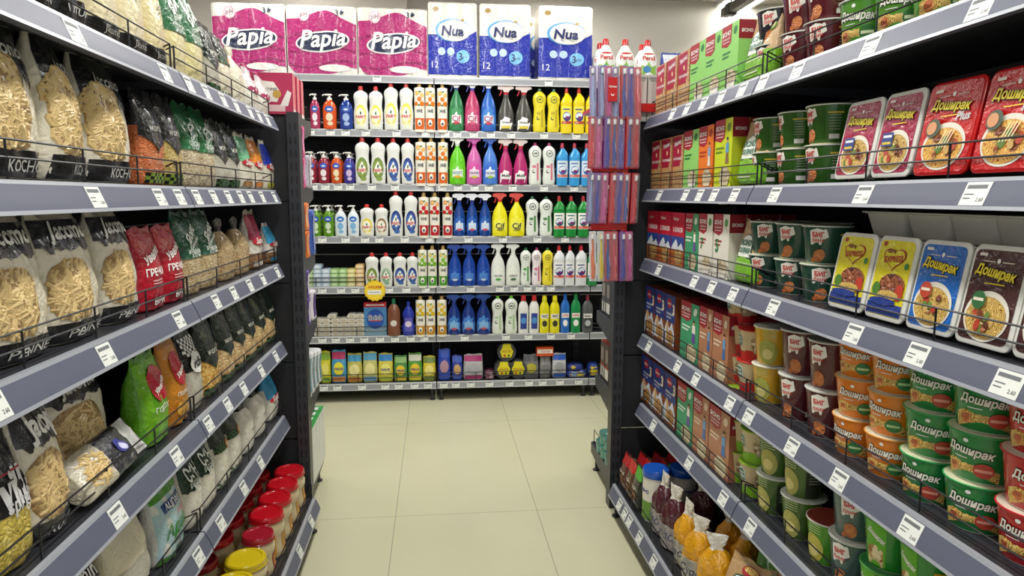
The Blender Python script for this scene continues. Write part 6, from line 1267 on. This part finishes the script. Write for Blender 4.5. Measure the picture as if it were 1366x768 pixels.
for i in range(4): inst('hd1', sidecart('5a5c60', '3a3c42', 'd8d8d4', .17), (.775, 2.86+.08*i, .7955), 0, f'dark hair dye carton on the right end rack, {order(i, 4, "front", "rear", "the front")}', 'hair dye', 'dark hair dye cartons')
for i in range(4): inst('hd2', sidecart('b83a24', '4a3c38', 'e0dcd4', .18), (.775, 2.86+.08*i, .4855), 0, f'red-topped hair dye carton, {order(i, 4, "front", "rear", "the front")} in the lower row', 'hair dye', 'red-topped hair dye cartons')
for i in range(2): inst('hd3', sidecart('8a1c24', '6a1c20', 'c9c0b4', .1), (.84, 2.9+.09*i, .1255), 0, f'dark red carton behind the teal tubs, {("front", "rear")[i]}', 'carton', 'dark red cartons')
def teal():
    t = empty('cream_tub'); g = MB(); g.loft([(0, .03, .03), (.003, .034, .034), (.045, .036, .036)], gloss('5a9c8c'), segs=24); g.obj('tub', t); g = MB(); g.loft([(.045, .038, .038), (.058, .038, .038), (.062, .035, .035)], mat('4a8478', .15, 0, 0, 60, .5), segs=24); g.obj('lid', t); return t
for i in range(4): inst('teal', teal, (.79, 2.85+.082*i, .1255), 0, f'small teal cream tub at the base, {order(i, 4, "front", "rear", "the front")}', 'cream tub', 'teal cream tubs')
for i in range(3): inst('teal', None, (.79, 2.87+.082*i, .1885), 0, f'small teal cream tub stacked on top, {("front", "middle", "rear")[i]}', 'cream tub', 'stacked teal tubs')
# toothbrush display hung on the upright
t = empty('toothbrush_display', (.70, 2.72, 0)); RD = gloss('b8141c')
g = MB(); g.box(.045, .062, -.02, .02, 1.02, 1.72, RD); g.obj('backing_strip', t, False)
TZ = [1.82, 1.645, 1.43, 1.2]
for z in TZ[1:]+[1.63]:
    g = MB(); g.box(-.085, .045, -.015, .015, z+.006, z+.016, RD); g.box(-.085, .045, -.02, -.016, z+.004, z+.03, RD); g.obj('hook_bar', t, False)
g = MB(); g.box(-.09, .2, -.02, .15, 1.668, 1.682, RD); g.box(-.09, .2, -.024, -.02, 1.668, 1.70, RD); g.obj('tray', t, False)
tag(t, 'red plastic hanging display strip on the right end rack post', 'toothbrush display')
def brush(c1, c2, back_, red=False):
    def f():
        t = empty('packed_toothbrush'); g = MB(); g.box(-.014, .014, .002, .0035, -.2, 0, mat(back_, .35)); g.obj('backing_card', t, False)
        g = MB(); g.tube([(0, -.004, -.19), (.002, -.006, -.15), (-.001, -.005, -.1), (.001, -.006, -.065), (0, -.005, -.03)], .005, gloss(c1), 7, rs=[.0065, .0082, .0065, .004, .0032]); g.tube([(.0055, -.008, -.18), (.006, -.009, -.13), (.003, -.009, -.1)], .0018, gloss(c2), 5)
        h_ = g.obj('handle', t); g = MB(); g.bbox(-.0055, .0055, -.009, -.003, -.034, -.008, gloss(c2)); g.bbox(-.005, .005, -.018, -.009, -.032, -.01, mat('e8ecf0', .6)); g.obj('brush_head', t)
        g = MB(); g.bbox(-.012, .012, -.02, .0018, -.197, -.003, mat('eef2f8', .05, 0, .3, 60, .2, .1)); g.obj('blister', t); return t
    return f
BR = [('8c9ac8', '3a6a9c', '8c78a8', 'grey'), ('c0408c', 'e8a0c8', 'b83878', 'pink'), ('3a3aa0', '7a7ad0', '7a3a8c', 'violet'), ('2a4a9c', 'b8c0d8', 'c02430', 'blue'), ('c82430', 'e8a0a0', 'b81c28', 'red')]
TIER = [[0, 0, 1, 0, 3, 2, 4], [4, 1, 2, 3, 2, 3, 4], [0, 2, 1, 4, 2, 3, 4], [5, 6, 3, 4, 2, 1]]
BR += [('d8641c', 'e8a06c', 'd8dce0', 'orange'), ('dcc81c', 'ece08c', 'd8dce0', 'yellow')]
TN = ['top', 'second', 'third', 'lowest']
for k, tier in enumerate(TIER):
    for i, c in enumerate(tier):
        b = BR[c]; x = .607+.0295*i+(.012 if k == 3 else 0)
        inst('tb%d' % c, brush(b[0], b[1], b[2]), (x, 2.685-.006*((i*2+k) % 3), (TZ[k] if k else 1.835)), .22*((i*5+k) % 3-1), f'{b[3]} toothbrush in clear blister, {order(i, len(tier))} in the {TN[k]} hanging row', 'toothbrush', f'toothbrushes, {TN[k]} row', None, 0, .03*((i*3+k) % 3-1))
inst('colg', carton(.036, .09, .006, 'c0141c', 'b0141c', lambda g, F, w_, h: (g.text('Colgate', 0, h*.6, w_*.85, WHITE, F, .001, bold=.03), g.disc(0, h*.3, w_*.18, h*.08, WHITE, F), g.disc(0, h*.33, w_*.15, h*.06, mat('c0141c', .4), F, .001)), name='toothbrush_card'), (.68, 2.655, 1.70), 0, 'red toothbrush card standing on the display tray', 'toothbrush card')
print('LABELS', len(LABELS))
